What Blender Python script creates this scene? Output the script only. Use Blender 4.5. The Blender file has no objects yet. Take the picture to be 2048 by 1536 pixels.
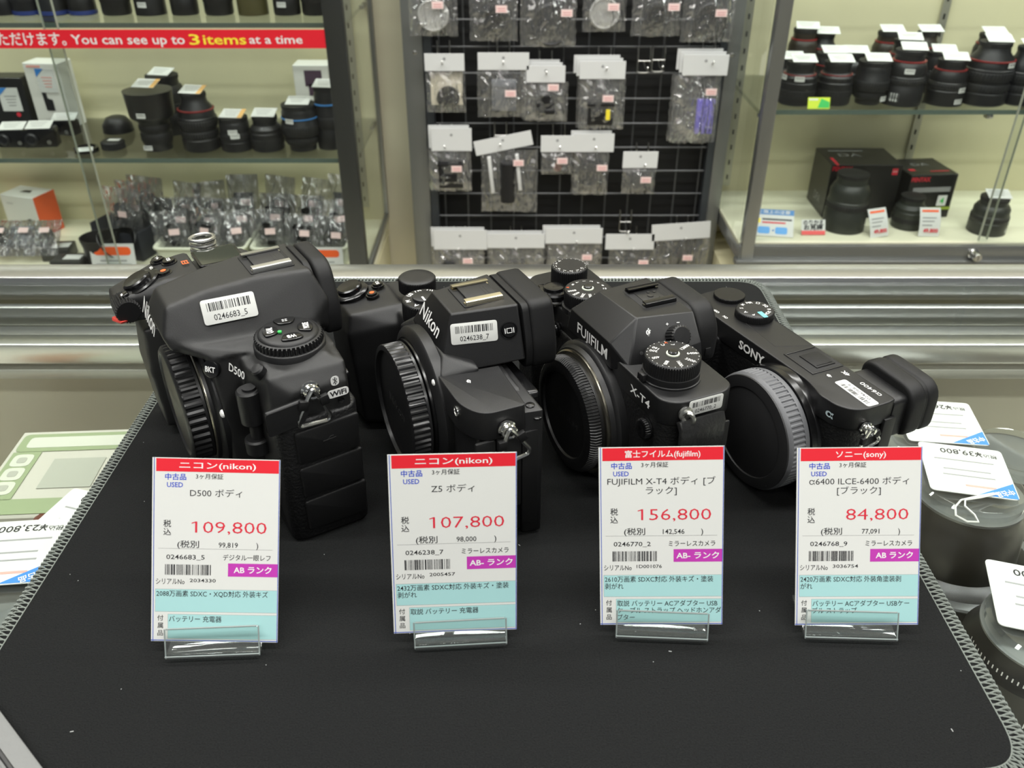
import bpy, bmesh, math, random
from mathutils import Matrix, Vector
random.seed(7)
SC = bpy.context.scene
COL = SC.collection
# ---------------------------------------------------------------- camera
FPX, PITCH, EYE = 1720.0, math.radians(32.2), 0.275
cam_d = bpy.data.cameras.new('camera'); cam = bpy.data.objects.new('camera', cam_d); COL.objects.link(cam)
cam.location = (0, 0, EYE); cam.rotation_euler = (math.pi/2-PITCH, 0, 0)
cam_d.sensor_width = 36; cam_d.lens = FPX/2048*36; cam_d.clip_start = .01; cam_d.clip_end = 30
cam_d.dof.use_dof = True; cam_d.dof.focus_distance = .42; cam_d.dof.aperture_fstop = 19
SC.camera = cam
# ---------------------------------------------------------------- light
SC.view_settings.view_transform = 'Standard'; SC.view_settings.look = 'None'
SC.view_settings.exposure = 0.0; SC.view_settings.gamma = 1.0
W = bpy.data.worlds.new('shop_world'); SC.world = W; W.use_nodes = True
W.node_tree.nodes['Background'].inputs[0].default_value = (.93, .97, 1.0, 1)
W.node_tree.nodes['Background'].inputs[1].default_value = .13
def area(name, loc, size, energy, col=(1, .995, .97), rot=(0, 0, 0)):
    d = bpy.data.lights.new(name, 'AREA'); d.shape = 'RECTANGLE'; d.size, d.size_y = size; d.energy = energy; d.color = col
    o = bpy.data.objects.new(name, d); o.location = loc; o.rotation_euler = rot; COL.objects.link(o); return o
CEIL = 1.62
for i, (x, y) in enumerate([(-1.0, .15), (.25, .15), (1.5, .15), (-.9, 1.15), (.35, 1.15), (1.6, 1.15), (-.3, -1.1), (.9, -1.1)]):
    area('ceiling_light_lamp', (x, y, CEIL-.035), (1.1, .12), 14.0)
# lamps built into the two glass cabinets
area('cabinet_lamp', (-.80, 1.68, .30), (.9, .05), 2.2); area('cabinet_lamp', (.90, 1.68, .30), (.85, .05), 2.2)
# ---------------------------------------------------------------- helpers
def lin(c): return tuple(((x/255)/12.92 if x/255 <= .04045 else ((x/255+.055)/1.055)**2.4) for x in c)
MATS = {}
def mat(name, rgb, rough=.5, metal=0., bump=0., scale=900., spec=.5, var=0., aniso=0., coat=0.):
    if name in MATS: return MATS[name]
    m = bpy.data.materials.new(name); m.use_nodes = True; nt = m.node_tree; b = nt.nodes['Principled BSDF']
    c = lin(rgb); b.inputs['Base Color'].default_value = (*c, 1); b.inputs['Roughness'].default_value = rough
    b.inputs['Metallic'].default_value = metal; b.inputs['Specular IOR Level'].default_value = spec
    b.inputs['Coat Weight'].default_value = coat
    if bump or var:
        tc = nt.nodes.new('ShaderNodeTexCoord'); n = nt.nodes.new('ShaderNodeTexNoise'); n.inputs['Scale'].default_value = scale
        n.inputs['Detail'].default_value = 3; nt.links.new(tc.outputs['Object'], n.inputs['Vector'])
        if bump:
            bp = nt.nodes.new('ShaderNodeBump'); bp.inputs['Strength'].default_value = bump; bp.inputs['Distance'].default_value = .0006
            nt.links.new(n.outputs['Fac'], bp.inputs['Height']); nt.links.new(bp.outputs['Normal'], b.inputs['Normal'])
        if var:
            mx = nt.nodes.new('ShaderNodeMix'); mx.data_type = 'RGBA'
            mx.inputs[6].default_value = (*[x*(1-var) for x in c], 1); mx.inputs[7].default_value = (*[min(1, x*(1+var)) for x in c], 1)
            nt.links.new(n.outputs['Fac'], mx.inputs[0]); nt.links.new(mx.outputs[2], b.inputs['Base Color'])
    MATS[name] = m; return m
def clear(name, tint=(255, 255, 255), refl=1.0, rough=.03, ior=1.45, base=0., wcol=(240, 240, 240)):
    """thin clear sheet: transparent with a Fresnel gloss (and a little white scatter)"""
    if name in MATS: return MATS[name]
    m = bpy.data.materials.new(name); m.use_nodes = True; nt = m.node_tree
    nt.nodes.remove(nt.nodes['Principled BSDF']); out = nt.nodes['Material Output']
    t = nt.nodes.new('ShaderNodeBsdfTransparent'); t.inputs[0].default_value = (*lin(tint), 1)
    g = nt.nodes.new('ShaderNodeBsdfGlossy'); g.inputs['Roughness'].default_value = rough
    fr = nt.nodes.new('ShaderNodeFresnel'); fr.inputs[0].default_value = ior
    mu = nt.nodes.new('ShaderNodeMath'); mu.operation = 'MULTIPLY'; mu.inputs[1].default_value = refl
    ge = nt.nodes.new('ShaderNodeNewGeometry'); bk = nt.nodes.new('ShaderNodeMath'); bk.operation = 'SUBTRACT'; bk.inputs[0].default_value = 1; nt.links.new(ge.outputs['Backfacing'], bk.inputs[1])
    m2 = nt.nodes.new('ShaderNodeMath'); m2.operation = 'MULTIPLY'; nt.links.new(fr.outputs[0], m2.inputs[0]); nt.links.new(bk.outputs[0], m2.inputs[1])
    nt.links.new(m2.outputs[0], mu.inputs[0]); mu.use_clamp = True
    s = nt.nodes.new('ShaderNodeMixShader'); nt.links.new(mu.outputs[0], s.inputs[0]); nt.links.new(t.outputs[0], s.inputs[1]); nt.links.new(g.outputs[0], s.inputs[2])
    last = s
    if base:
        d = nt.nodes.new('ShaderNodeBsdfDiffuse'); d.inputs[0].default_value = (*lin(wcol), 1)
        s2 = nt.nodes.new('ShaderNodeMixShader'); s2.inputs[0].default_value = base
        nt.links.new(last.outputs[0], s2.inputs[1]); nt.links.new(d.outputs[0], s2.inputs[2]); last = s2
    nt.links.new(last.outputs[0], out.inputs['Surface']); MATS[name] = m; return m
def emit(name, rgb, s):
    m = mat(name, rgb); b = m.node_tree.nodes['Principled BSDF']
    b.inputs['Emission Color'].default_value = (*lin(rgb), 1); b.inputs['Emission Strength'].default_value = s; return m

def TM(loc=(0, 0, 0), rx=0, ry=0, rz=0):
    return Matrix.Translation(loc) @ Matrix.Rotation(rz, 4, 'Z') @ Matrix.Rotation(ry, 4, 'Y') @ Matrix.Rotation(rx, 4, 'X')
def FM(o, x, y):
    """frame matrix: origin o, x direction, approximate y direction"""
    x = Vector(x).normalized(); y = Vector(y); z = x.cross(y).normalized(); y = z.cross(x)
    m = Matrix.Identity(4)
    for i, v in enumerate((x, y, z)): m.col[i][:3] = v
    m.col[3][:3] = o; return m
ID = Matrix.Identity(4)
TXT = {}
def text_geo(s, bold=0., res=2):
    k = (s, bold, res)
    if k in TXT: return TXT[k]
    c = bpy.data.curves.new('t', 'FONT'); c.body = s; c.resolution_u = res; c.offset = bold; c.fill_mode = 'FRONT'
    o = bpy.data.objects.new('t', c); COL.objects.link(o)
    dg = bpy.context.evaluated_depsgraph_get(); me = bpy.data.meshes.new_from_object(o.evaluated_get(dg))
    v = [(p.co.x, p.co.y) for p in me.vertices]; f = [tuple(p.vertices) for p in me.polygons]
    if s[:1] == '1' and ',' in s and len(s) == 7 and bold < 0:    # the price figures have a flagged 1
        x0 = min(p[0] for p in v); n0 = len(v); v += [(x0+.05, .69), (x0-.15, .60), (x0-.15, .545), (x0+.01, .605)]; f.append((n0, n0+1, n0+2, n0+3))
    bpy.data.objects.remove(o); bpy.data.curves.remove(c); bpy.data.meshes.remove(me)
    TXT[k] = (v, f); return TXT[k]
def rpoly(pts, r, n=4):
    """polygon with rounded corners; r scalar or list"""
    out = []; L = len(pts)
    for i in range(L):
        p = Vector(pts[i]); a = Vector(pts[i-1])-p; b = Vector(pts[(i+1) % L])-p
        rr = r[i] if isinstance(r, (list, tuple)) else r
        if rr <= 0: out.append(tuple(p)); continue
        d = min(rr, a.length*.49, b.length*.49); q0 = p+a.normalized()*d; q1 = p+b.normalized()*d
        for k in range(n+1):
            t = k/n; out.append(tuple(q0*(1-t)**2+p*2*t*(1-t)+q1*t*t))
    return out
def rrect(w, h, r, n=4, cx=0, cy=0): return rpoly([(cx-w/2, cy-h/2), (cx+w/2, cy-h/2), (cx+w/2, cy+h/2), (cx-w/2, cy+h/2)], r, n)
def circ(r, n=32, cx=0, cy=0): return [(cx+r*math.cos(2*math.pi*i/n), cy+r*math.sin(2*math.pi*i/n)) for i in range(n)]
def inset(poly, d):
    out = []; n = len(poly)
    for i in range(n):
        p = Vector(poly[i]); a = (p-Vector(poly[i-1])); b = (Vector(poly[(i+1) % n])-p)
        if a.length < 1e-9: a = b
        if b.length < 1e-9: b = a
        a.normalize(); b.normalize()
        na = Vector((-a.y, a.x)); nb = Vector((-b.y, b.x)); m = na+nb
        if m.length < 1e-6: m = na
        m.normalize(); c = max(.4, m.dot(na)); out.append(tuple(p+m*(d/c)))
    return out
class MB:
    def __init__(s, scale=1.0): s.v = []; s.f = []; s.m = []; s.k = scale
    def add(s, V, F, mi=0, T=ID):
        o = len(s.v); s.v += [tuple(T @ Vector((p[0], p[1], p[2] if len(p) > 2 else 0))) for p in V]
        for f in F: s.f.append(tuple(i+o for i in f)); s.m.append(mi)
        return s
    def box(s, c, d, mi=0, T=ID, r=0, seg=2):
        x, y, z = d[0]/2, d[1]/2, d[2]/2
        if r:
            bm = bmesh.new(); bmesh.ops.create_cube(bm, size=1)
            for v in bm.verts: v.co = Vector((v.co.x*d[0]+c[0], v.co.y*d[1]+c[1], v.co.z*d[2]+c[2]))
            bmesh.ops.bevel(bm, geom=bm.edges[:], offset=min(r, .49*min(d)), segments=seg, profile=.5, affect='EDGES')
            return s.bm(bm, mi, T)
        V = [(c[0]+i*x, c[1]+j*y, c[2]+k*z) for i in (-1, 1) for j in (-1, 1) for k in (-1, 1)]
        return s.add(V, [(0, 1, 3, 2), (4, 6, 7, 5), (0, 4, 5, 1), (2, 3, 7, 6), (0, 2, 6, 4), (1, 5, 7, 3)], mi, T)
    def bm(s, bm, mi=0, T=ID):
        bm.verts.index_update(); s.add([v.co[:] for v in bm.verts], [tuple(v.index for v in f.verts) for f in bm.faces], mi, T); bm.free(); return s
    def quad(s, p, mi=0, T=ID): return s.add(p, [tuple(range(len(p)))], mi, T)
    def prism(s, poly, z0, z1, e=0, mi=0, T=ID, seg=2, bot=True, taper=0):
        rings = []
        if e:
            if bot:
                for k in range(seg): a = math.pi/2*k/seg; rings.append((inset(poly, e*(1-math.sin(a))), z0+e*(1-math.cos(a))))
                rings.append((poly, z0+e))
            else: rings.append((poly, z0))
            for k in range(seg+1): a = math.pi/2*k/seg; rings.append((inset(poly, taper+e*(1-math.cos(a))), z1-e+e*math.sin(a)))
        else: rings = [(poly, z0), (inset(poly, taper) if taper else poly, z1)]
        n = len(poly); V = []; F = []
        for p, z in rings: V += [(q[0], q[1], z) for q in p]
        for r in range(len(rings)-1):
            for i in range(n): j = (i+1) % n; F.append((r*n+i, r*n+j, (r+1)*n+j, (r+1)*n+i))
        F.append(tuple(range(n-1, -1, -1))); F.append(tuple((len(rings)-1)*n+i for i in range(n)))
        return s.add(V, F, mi, T)
    def lathe(s, prof, n=48, mi=0, T=ID, ribs=None):
        """prof: (r, z) list turned round z; ribs: dict ring index -> (count, depth) raised teeth"""
        V = []; F = []; N = n
        if ribs: N = max(c for c, d in ribs.values())*4
        for k, (r, z) in enumerate(prof):
            for i in range(N):
                rr = r
                if ribs and k in ribs:
                    c, d = ribs[k]; ph = (i*c/N) % 1
                    if ph >= .5: rr = r-d
                a = 2*math.pi*i/N; V.append((rr*math.cos(a), rr*math.sin(a), z))
        for k in range(len(prof)-1):
            for i in range(N): j = (i+1) % N; F.append((k*N+i, k*N+j, (k+1)*N+j, (k+1)*N+i))
        if prof[0][0] > 1e-6: F.append(tuple(range(N-1, -1, -1)))
        if prof[-1][0] > 1e-6: F.append(tuple((len(prof)-1)*N+i for i in range(N)))
        return s.add(V, F, mi, T)
    def tube(s, path, r, n=8, mi=0, T=ID, closed=False, flat=1.0):
        P = [Vector(p) for p in path]; L = len(P); V = []; F = []; up = Vector((0, 0, 1))
        for i, p in enumerate(P):
            a = P[(i-1) % L] if closed or i else p; b = P[(i+1) % L] if closed or i < L-1 else p
            d = (b-a).normalized(); x = d.cross(up)
            if x.length < .05: x = d.cross(Vector((1, 0, 0)))
            x.normalize(); y = x.cross(d)
            for k in range(n): t = 2*math.pi*k/n; V.append(tuple(p+x*r*math.cos(t)+y*r*flat*math.sin(t)))
        for i in range(L if closed else L-1):
            j = (i+1) % L
            for k in range(n): l = (k+1) % n; F.append((i*n+k, i*n+l, j*n+l, j*n+k))
        if not closed: F.append(tuple(range(n-1, -1, -1))); F.append(tuple((L-1)*n+k for k in range(n)))
        return s.add(V, F, mi, T)
    def text(s, t, h, mi=0, T=ID, at='c', w=None, bold=0., res=2, wfac=1.0, arc=None):
        """flat lettering on the xy plane of T: cap height h, anchor l/c/r; w forces the total width; arc bends it round a circle of that radius"""
        v, f = text_geo(t, bold, res)
        if not v: return s
        k = h/.70; x0 = min(p[0] for p in v); x1 = max(p[0] for p in v)
        kx = w/(x1-x0) if w else k*wfac
        ox = {'l': -x0, 'c': -(x0+x1)/2, 'r': -x1}[at]
        P = [((p[0]+ox)*kx, (p[1]-.35)*k) for p in v]
        if arc: P = [((arc+y)*math.sin(x/arc), (arc+y)*math.cos(x/arc)) for x, y in P]
        return s.add([(x, y, 0) for x, y in P], f, mi, T)
    def hull(s, pts, mi=0):
        bm = bmesh.new()
        for p in pts: bm.verts.new(p)
        r = bmesh.ops.convex_hull(bm, input=bm.verts[:]); 
        dead = [g for g in r['geom_interior'] if isinstance(g, bmesh.types.BMVert)]
        bmesh.ops.delete(bm, geom=dead, context='VERTS'); bmesh.ops.recalc_face_normals(bm, faces=bm.faces[:])
        return s.bm(bm, mi)
    def mesh(s, name, mats, sharp=35):
        me = bpy.data.meshes.new(name); k = s.k
        me.from_pydata([(a*k, b*k, c*k) for a, b, c in s.v], [], s.f); me.polygons.foreach_set('material_index', s.m)
        for m in (mats if isinstance(mats, (list, tuple)) else [mats]): me.materials.append(m)
        me.validate(); me.polygons.foreach_set('use_smooth', [True]*len(me.polygons)); me.set_sharp_from_angle(angle=math.radians(sharp)); me.update()
        return me
    def obj(s, name, mats, parent=None, loc=None, rz=0, sharp=35, label=None):
        o = bpy.data.objects.new(name, s.mesh(name, mats, sharp)); COL.objects.link(o)
        if parent is not None: o.parent = parent
        if loc is not None: o.location = loc
        if rz: o.rotation_euler = (0, 0, rz)
        if label: o['label'] = label
        return o
    def blend(s, name, m, parent=None, voxel=.9, it=6, sharp=180, label=None):
        """fuse the overlapping solids into one smooth moulded shell"""
        me = s.mesh(name, m); o = bpy.data.objects.new(name, me); COL.objects.link(o)
        a = o.modifiers.new('r', 'REMESH'); a.mode = 'VOXEL'; a.voxel_size = voxel*s.k
        if it: b = o.modifiers.new('s', 'SMOOTH'); b.factor = .5; b.iterations = it
        dg = bpy.context.evaluated_depsgraph_get(); me2 = bpy.data.meshes.new_from_object(o.evaluated_get(dg))
        o.modifiers.clear(); o.data = me2; me2.name = name
        if not me2.materials: me2.materials.append(m)
        me2.polygons.foreach_set('use_smooth', [True]*len(me2.polygons)); me2.update()
        if sharp < 180: me2.set_sharp_from_angle(angle=math.radians(sharp))
        if parent is not None: o.parent = parent
        if label: o['label'] = label
        return o
def tag(o, label, cat, group=None, kind=None):
    if label: o['label'] = label
    if cat: o['category'] = cat
    if group: o['group'] = group
    if kind: o['kind'] = kind
    return o
def thing(name, label, cat, loc=(0, 0, 0), rz=0, group=None):
    o = bpy.data.objects.new(name, None); o.empty_display_size = .01; COL.objects.link(o); o.location = loc; o.rotation_euler = (0, 0, rz)
    return tag(o, label, cat, group)
def struct(o): o['kind'] = 'structure'; return o
def copy_tree(root, loc, rz=0, label=None, group=None):
    r = root.copy(); COL.objects.link(r); r.location = loc; r.rotation_euler = (0, 0, rz)
    if label: r['label'] = label
    if group: r['group'] = group
    for ch in root.children:
        c = ch.copy(); COL.objects.link(c); c.parent = r
        for g in ch.children: d = g.copy(); COL.objects.link(d); d.parent = c
    return r
_F = Vector((0, math.cos(PITCH), -math.sin(PITCH))); _U = Vector((0, math.sin(PITCH), math.cos(PITCH)))
def ray(px, py): return _F+Vector((1, 0, 0))*((px-1024)/FPX)-_U*((py-768)/FPX)
def on_z(px, py, z): d = ray(px, py); return Vector((0, 0, EYE))+d*((z-EYE)/d.z)
def on_y(px, py, y): d = ray(px, py); return Vector((0, 0, EYE))+d*(y/d.y)
# ---------------------------------------------------------------- materials
BLACK = mat('black_plastic', (19, 19, 20), .42, bump=.10, scale=3200)
BLACKG = mat('gloss_black', (13, 13, 14), .22)
RUB = mat('black_rubber', (9, 9, 10), .56, bump=.12, scale=3000, spec=.4)
CAPM = mat('black_cap', (14, 14, 15), .40, bump=.06, scale=3000)
DARK = mat('dark_recess', (9, 9, 10), .6)
CHROME = mat('chrome', (215, 215, 212), .12, 1.)
STEEL = mat('brushed_steel', (190, 190, 186), .32, 1.)
ALU = mat('aluminium', (196, 197, 196), .30, 1., bump=.06, scale=300)
ALUD = mat('grey_metal', (128, 130, 128), .42, .6)
WHITE = mat('white_print', (226, 226, 224), .5)
PAPER = mat('white_paper', (211, 212, 208), .6)
CREAM = mat('cream_panel', (222, 217, 186), .55)
CREAM2 = mat('cream_floor', (226, 224, 198), .5)
REDP = mat('red_print', (216, 24, 42), .5)
ORANGE = mat('orange_print', (238, 96, 40), .5)
BLUEP = mat('blue_print', (26, 66, 190), .5)
BLUES = mat('blue_tag', (52, 128, 205), .5)
GREENP = mat('green_print', (60, 190, 90), .5)
YELP = mat('yellow_print', (245, 225, 60), .5)
GREYP = mat('grey_print', (150, 150, 150), .5)
INK = mat('black_ink', (22, 22, 26), .6)
PINKS = mat('pink_sticker', (240, 212, 208), .6)
GLASS = clear('clear_glass', (252, 254, 253), .9, .01, 1.45)
GLASSE = mat('glass_edge', (84, 98, 90), .2); PANEE = mat('pane_edge', (150, 156, 140), .3)
FILM = clear('clear_film', (252, 252, 252), 5.0, .12, 1.5, base=.04)
def _crease(m, scale, strength):
    nt = m.node_tree; tc = nt.nodes.new('ShaderNodeTexCoord'); mp = nt.nodes.new('ShaderNodeMapping'); mp.inputs['Rotation'].default_value = (0, .6, .2); mp.inputs['Scale'].default_value = (1.5, 1, .55)
    n = nt.nodes.new('ShaderNodeTexNoise'); n.inputs['Scale'].default_value = scale; n.inputs['Detail'].default_value = 2.5; n.inputs['Distortion'].default_value = 1.6
    nt.links.new(tc.outputs['Object'], mp.inputs['Vector']); nt.links.new(mp.outputs[0], n.inputs['Vector'])
    b = nt.nodes.new('ShaderNodeBump'); b.inputs['Strength'].default_value = strength; b.inputs['Distance'].default_value = .02; nt.links.new(n.outputs['Fac'], b.inputs['Height'])
    for k in nt.nodes:
        if k.type == 'BSDF_GLOSSY' or k.type == 'FRESNEL': nt.links.new(b.outputs['Normal'], k.inputs['Normal'])
_crease(FILM, 27, 1.1)
ACRYL = clear('clear_acrylic', (248, 251, 250), 2.0, .05, 1.5, base=.02)
# ---------------------------------------------------------------- room
def slab(name, c, d, m): return struct(MB().box(c, d).obj(name, m))
FLOORM = mat('floor_vinyl', (196, 190, 172), .35, var=.08, scale=3)
slab('floor', (.3, .6, -.96), (5.2, 4.4, .02), FLOORM)
slab('wall_back', (.3, 1.885, .34), (5.2, .05, 2.58), mat('wall_cream', (196, 190, 165), .6))
slab('ceiling', (.3, .6, CEIL+.01), (5.2, 4.4, .02), mat('ceiling_white', (232, 232, 228), .8))
LAMPD = emit('lamp_diffuser', (255, 253, 246), 5.0)
for i, (x, y) in enumerate([(-1.0, .15), (.25, .15), (1.5, .15), (-.9, 1.15), (.35, 1.15), (1.6, 1.15), (-.3, -1.1), (.9, -1.1)]):
    t = thing('ceiling_light', 'white strip lamp on the ceiling', 'light', (x, y, CEIL-.03), group='ceiling strip lamps')
    MB().box((0, 0, .016), (1.16, .16, .028), r=.004).obj('housing', mat('lamp_white', (235, 235, 235), .4), t)
    MB().box((0, 0, .0005), (1.1, .12, .004)).obj('diffuser', LAMPD, t)
# ---------------------------------------------------------------- glass show counter the mat lies on
ct = thing('display_counter', 'glass topped showcase counter with aluminium rear rails', 'counter', (0, .3, -.95))
def cw(z): return z+.95
Y0 = .3
CX0, CX1, CYF, CYB = -1.25, 1.35, -.12, .612
cpt = lambda b, n, m, **k: b.obj(n, m, ct, **k)
cpt(MB().box(((CX0+CX1)/2, (CYF+.586)/2-Y0, cw(-.0085)), (CX1-CX0, .586-CYF, .009), r=.001, seg=1), 'glass_top', GLASS)
r = MB()
r.box(((CX0+CX1)/2, .599-Y0, cw(-.010)), (CX1-CX0, .026, .020), r=.0025)      # flat rear cap bar
r.box(((CX0+CX1)/2, .612-Y0, cw(-.030)), (CX1-CX0, .004, .05), r=.001, seg=1)
cpt(r, 'rear_cap_rail', ALU)
r = MB()
for (y, z, w, h) in [(.576, -.026, .008, .016), (.555, -.034, .020, .010), (.524, -.026, .016, .016)]:
    r.box(((CX0+CX1)/2, y-Y0, cw(z)), (CX1-CX0, w, h), r=.002)
cpt(r, 'door_track', ALU)
cpt(MB().box(((CX0+CX1)/2, .550-Y0, cw(-.0425)), (CX1-CX0, .068, .008), r=.002), 'track_base', mat('track_grey', (146, 146, 138), .35, .3))
cpt(MB().box(((CX0+CX1)/2-.55, .548-Y0, cw(-.106)), (1.5, .005, .118)).box((.95, .562-Y0, cw(-.106)), (1.4, .005, .118)), 'sliding_door', mat('door_cream', (182, 177, 158), .3))
cpt(MB().box(((CX0+CX1)/2, (CYF+CYB)/2-Y0, cw(-.172)), (CX1-CX0, CYB-CYF-.01, .016)), 'display_deck', mat('deck_white', (206, 203, 188), .55))
b = MB()
b.box(((CX0+CX1)/2, (CYF+CYB)/2-Y0, cw(-.565)), (CX1-CX0-.02, CYB-CYF-.03, .77))
cpt(b, 'base_cabinet', mat('counter_grey', (150, 150, 146), .5))
b = MB()
for x in (CX0+.01, CX1-.01):
    for y in (CYF+.012, CYB-.014): b.box((x, y-Y0, cw(-.09)), (.02, .02, .15))
b.box(((CX0+CX1)/2, CYF+.006-Y0, cw(-.018)), (CX1-CX0, .012, .008))
cpt(b, 'corner_post', ALU)
area('showcase_fill_light', (.05, -.10, -.03), (2.3, .02), .35, rot=(.75, 0, 0))  # unseen fill light, added to brighten the inside of the counter
# ---------------------------------------------------------------- black desk mat with overlocked grey edge
MX0, MX1, MY0, MY1 = -.2120, .1868, .1772, .5850
mt = thing('desk_mat', 'black cloth desk mat with grey overlocked edge under the four cameras', 'mat', (0, .38, -.004))
my = .38
outline = rpoly([(MX0, MY0-my), (MX1, MY0-my), (MX1, MY1-my), (MX0, MY1-my)], .024, 10)
MATC = mat('mat_cloth', (25, 26, 26), .92, bump=.9, scale=1500, spec=.15, var=.75)
MB().prism(inset(outline, .002), 0, .004, .0008).obj('cloth', MATC, mt)
lb = MB(); lr = random.Random(9)
for _ in range(70):
    x, y, a, l = lr.uniform(MX0+.01, MX1-.01), lr.uniform(MY0, MY1-.01)-my, lr.uniform(0, 3.14), lr.choice((.0003, .0004, .0012))
    lb.box((0, 0, .00415), (l, .00025, .0002), 0, TM((x, y, 0), rz=a))
lo = lb.obj('lint', mat('lint_white', (176, 178, 176), .8), mt); lo['kind'] = 'stuff'
# stitches: slanted thread loops from the seam to the rim
def walk(poly, step):
    P = [Vector(p) for p in poly]+[Vector(poly[0])]; out = []; need = 0.
    for a, b in zip(P, P[1:]):
        L = (b-a).length
        if L < 1e-9: continue
        d = (b-a)/L; t = need
        while t < L: out.append((a+d*t, d)); t += step
        need = t-L
    return out
st = MB(); rnd = random.Random(3)
for i, (p, d) in enumerate(walk(outline, .00125)):
    n = Vector((-d.y, d.x)); w = .0058+rnd.uniform(-.0003, .0003)
    sl = .0009*(1 if i % 2 else -1)
    q = p+n*w+d*(sl+.0004); e = p+d*(-sl)
    st.tube([(q.x, q.y, .0040), ((q.x+e.x)/2, (q.y+e.y)/2, .0046), (e.x, e.y, .0040), (e.x-n.x*.0008, e.y-n.y*.0008, .0022), (e.x, e.y, .0004)], .00034, 5)
band = [p for p, d in walk(outline, .003)]
st.tube([(p.x, p.y, .0040) for p in [Vector(q) for q in inset([tuple(b) for b in band], .0058)]], .00030, 5, closed=True)
st.tube([(p.x, p.y, .0028) for p in band], .0007, 5, closed=True)
st.obj('stitched_edge', mat('grey_thread', (112, 118, 112), .8), mt)
# ---------------------------------------------------------------- price cards in clear stands
CYAN = mat('cyan_print', (160, 204, 204), .6); MAG = mat('magenta_print', (182, 50, 166), .6)
PRED = mat('price_red', (206, 34, 56), .6); BLUEL = mat('blue_line', (58, 84, 176), .6)
CM = [PAPER, REDP, CYAN, MAG, INK, BLUEP, PRED, WHITE, BLUEL, GREYP]
BARS = '1010011010010110100110110010110101001101011010010110110101'
def barcode(b, x0, x1, y0, y1, mi, T, seed=1, n=34):
    rr = random.Random(seed); ws = [rr.choice((1, 1, 1, 2, 3)) for _ in range(n*2-1)]; tot = sum(ws); x = x0
    for i, w in enumerate(ws):
        d = (x1-x0)*w/tot
        if i % 2 == 0: b.quad([(x, y0, 0), (x+d, y0, 0), (x+d, y1, 0), (x, y1, 0)], mi, T)
        x += d
def price_card(c, yaw, lean, roll, W, H, lab, brand, name, price, net, ident, serial, typ, rank, spec, acc, sdx=0, seed=1):
    x, y = c; yaw, lean, roll = (math.radians(a) for a in (yaw, lean, roll))
    base = TM((0, 0, .0052), rx=math.pi/2-lean) @ Matrix.Rotation(roll, 4, 'Z')
    root = thing('price_card', lab, 'price card', (x, y, 0), yaw, 'used camera price cards')
    b = MB(); b.box((0, H/2, -.0002), (W, H, .0004), 0, base)
    L1 = base @ TM((0, 0, .00003)); L2 = base @ TM((0, 0, .00006)); L3 = base @ TM((0, 0, .00009))
    X = lambda u: (u-.5)*W
    Yv = lambda v: (1-v)*H
    R = lambda u0, v0, u1, v1, mi, T=L1: b.quad([(X(u0), Yv(v1), 0), (X(u1), Yv(v1), 0), (X(u1), Yv(v0), 0), (X(u0), Yv(v0), 0)], mi, T)
    def t(s, u, v, h, mi, at='l', w=None, bold=.006, T=L2, wf=1.0):
        b.text(s, h*H, mi, T @ TM((X(u), Yv(v), 0)), at, w*W if w else None, bold, 2, wf)
    R(.012, .0, .018, 1, 8); R(.992, 0, .998, 1, 8); R(.0, .992, 1, .997, 8)
    R(.03, .004, .99, .074, 1)
    t(brand, .51, .039, .030, 7, 'c', bold=.012, w=.40 if len(brand) < 10 else .60)
    t('中古品', .10, .103, .026, 5, w=.165, bold=.016); t('USED', .115, .145, .026, 5, w=.125, bold=.012)
    t('3ヶ月保証', .34, .098, .022, 4, w=.215)
    for i, s in enumerate(name): t(s, .5, .188+.052*i, .033, 4, 'c', bold=0, wf=1.12)
    t('税', .12, .357, .030, 4, 'c', bold=.008); t('込', .12, .402, .030, 4, 'c', bold=.008)
    t(price, .90, .372, .063, 6, 'r', w=.59 if len(price) > 6 else .50, bold=-.006)
    t('(税別', .20, .468, .030, 4, w=.17); t(net, .60, .468, .027, 4, 'c', wf=1.0); t(')', .82, .468, .030, 4)
    R(.05, .4905, .95, .4925, 9)
    t(ident, .115, .537, .025, 4, w=.30); t(typ, .935, .537, .025, 4, 'r', w=.375)
    barcode(b, X(.105), X(.465), Yv(.635), Yv(.578), 4, L2, seed)
    t('シリアルNo', .035, .672, .026, 4, w=.225); t(serial, .30, .664, .019, 4, w=.205)
    R(.60, .568, .992, .640, 3); t(rank, .795, .604, .030, 7, 'c', w=.30 if '-' not in rank else .345, bold=.02)
    R(.030, .713, .990, .838, 9); R(.032, .7145, .990, .8365, 2, L2)
    R(.130, .850, .990, .985, 9); R(.132, .8515, .990, .9835, 2, L2)
    for i, s in enumerate(spec): t(s, .04, .738+.040*i, .026, 4, T=L3, wf=.92)
    for i, s in enumerate('付属品'): t(s, .072, .873+.041*i, .024, 4, 'c', bold=.006)
    for i, s in enumerate(acc): t(s, .14, .877+.040*i, .026, 4, T=L3, wf=.92)
    o = b.obj('printed_card', CM, root); 
    # clear acrylic stand
    s = thing('card_stand', 'clear acrylic stand holding '+lab.replace('white ', 'the ').split(' standing')[0], 'card stand', (x+sdx, y, 0), yaw, 'clear acrylic card stands')
    a = MB(); w = .037; ca, sa = math.cos(lean), math.sin(lean)
    def sheet(y0, z0, y1, z1, th, ww=w, x=0):
        d = Vector((0, y1-y0, z1-z0)); L = d.length
        a.box((0, L/2, th/2), (ww, L, th), 0, FM((x, y0, z0), (1, 0, 0), d), r=.0006, seg=2)
    sheet(-.0042, .0012, .018, .0012, .0022)                       # foot
    sheet(-.0042, .0012, -.0042+.0125*sa, .0012+.0125*ca, .0016)   # front lip
    sheet(.0024, .0030, .0024+.021*sa, .0030+.021*ca, .0016)       # back rest
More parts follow.
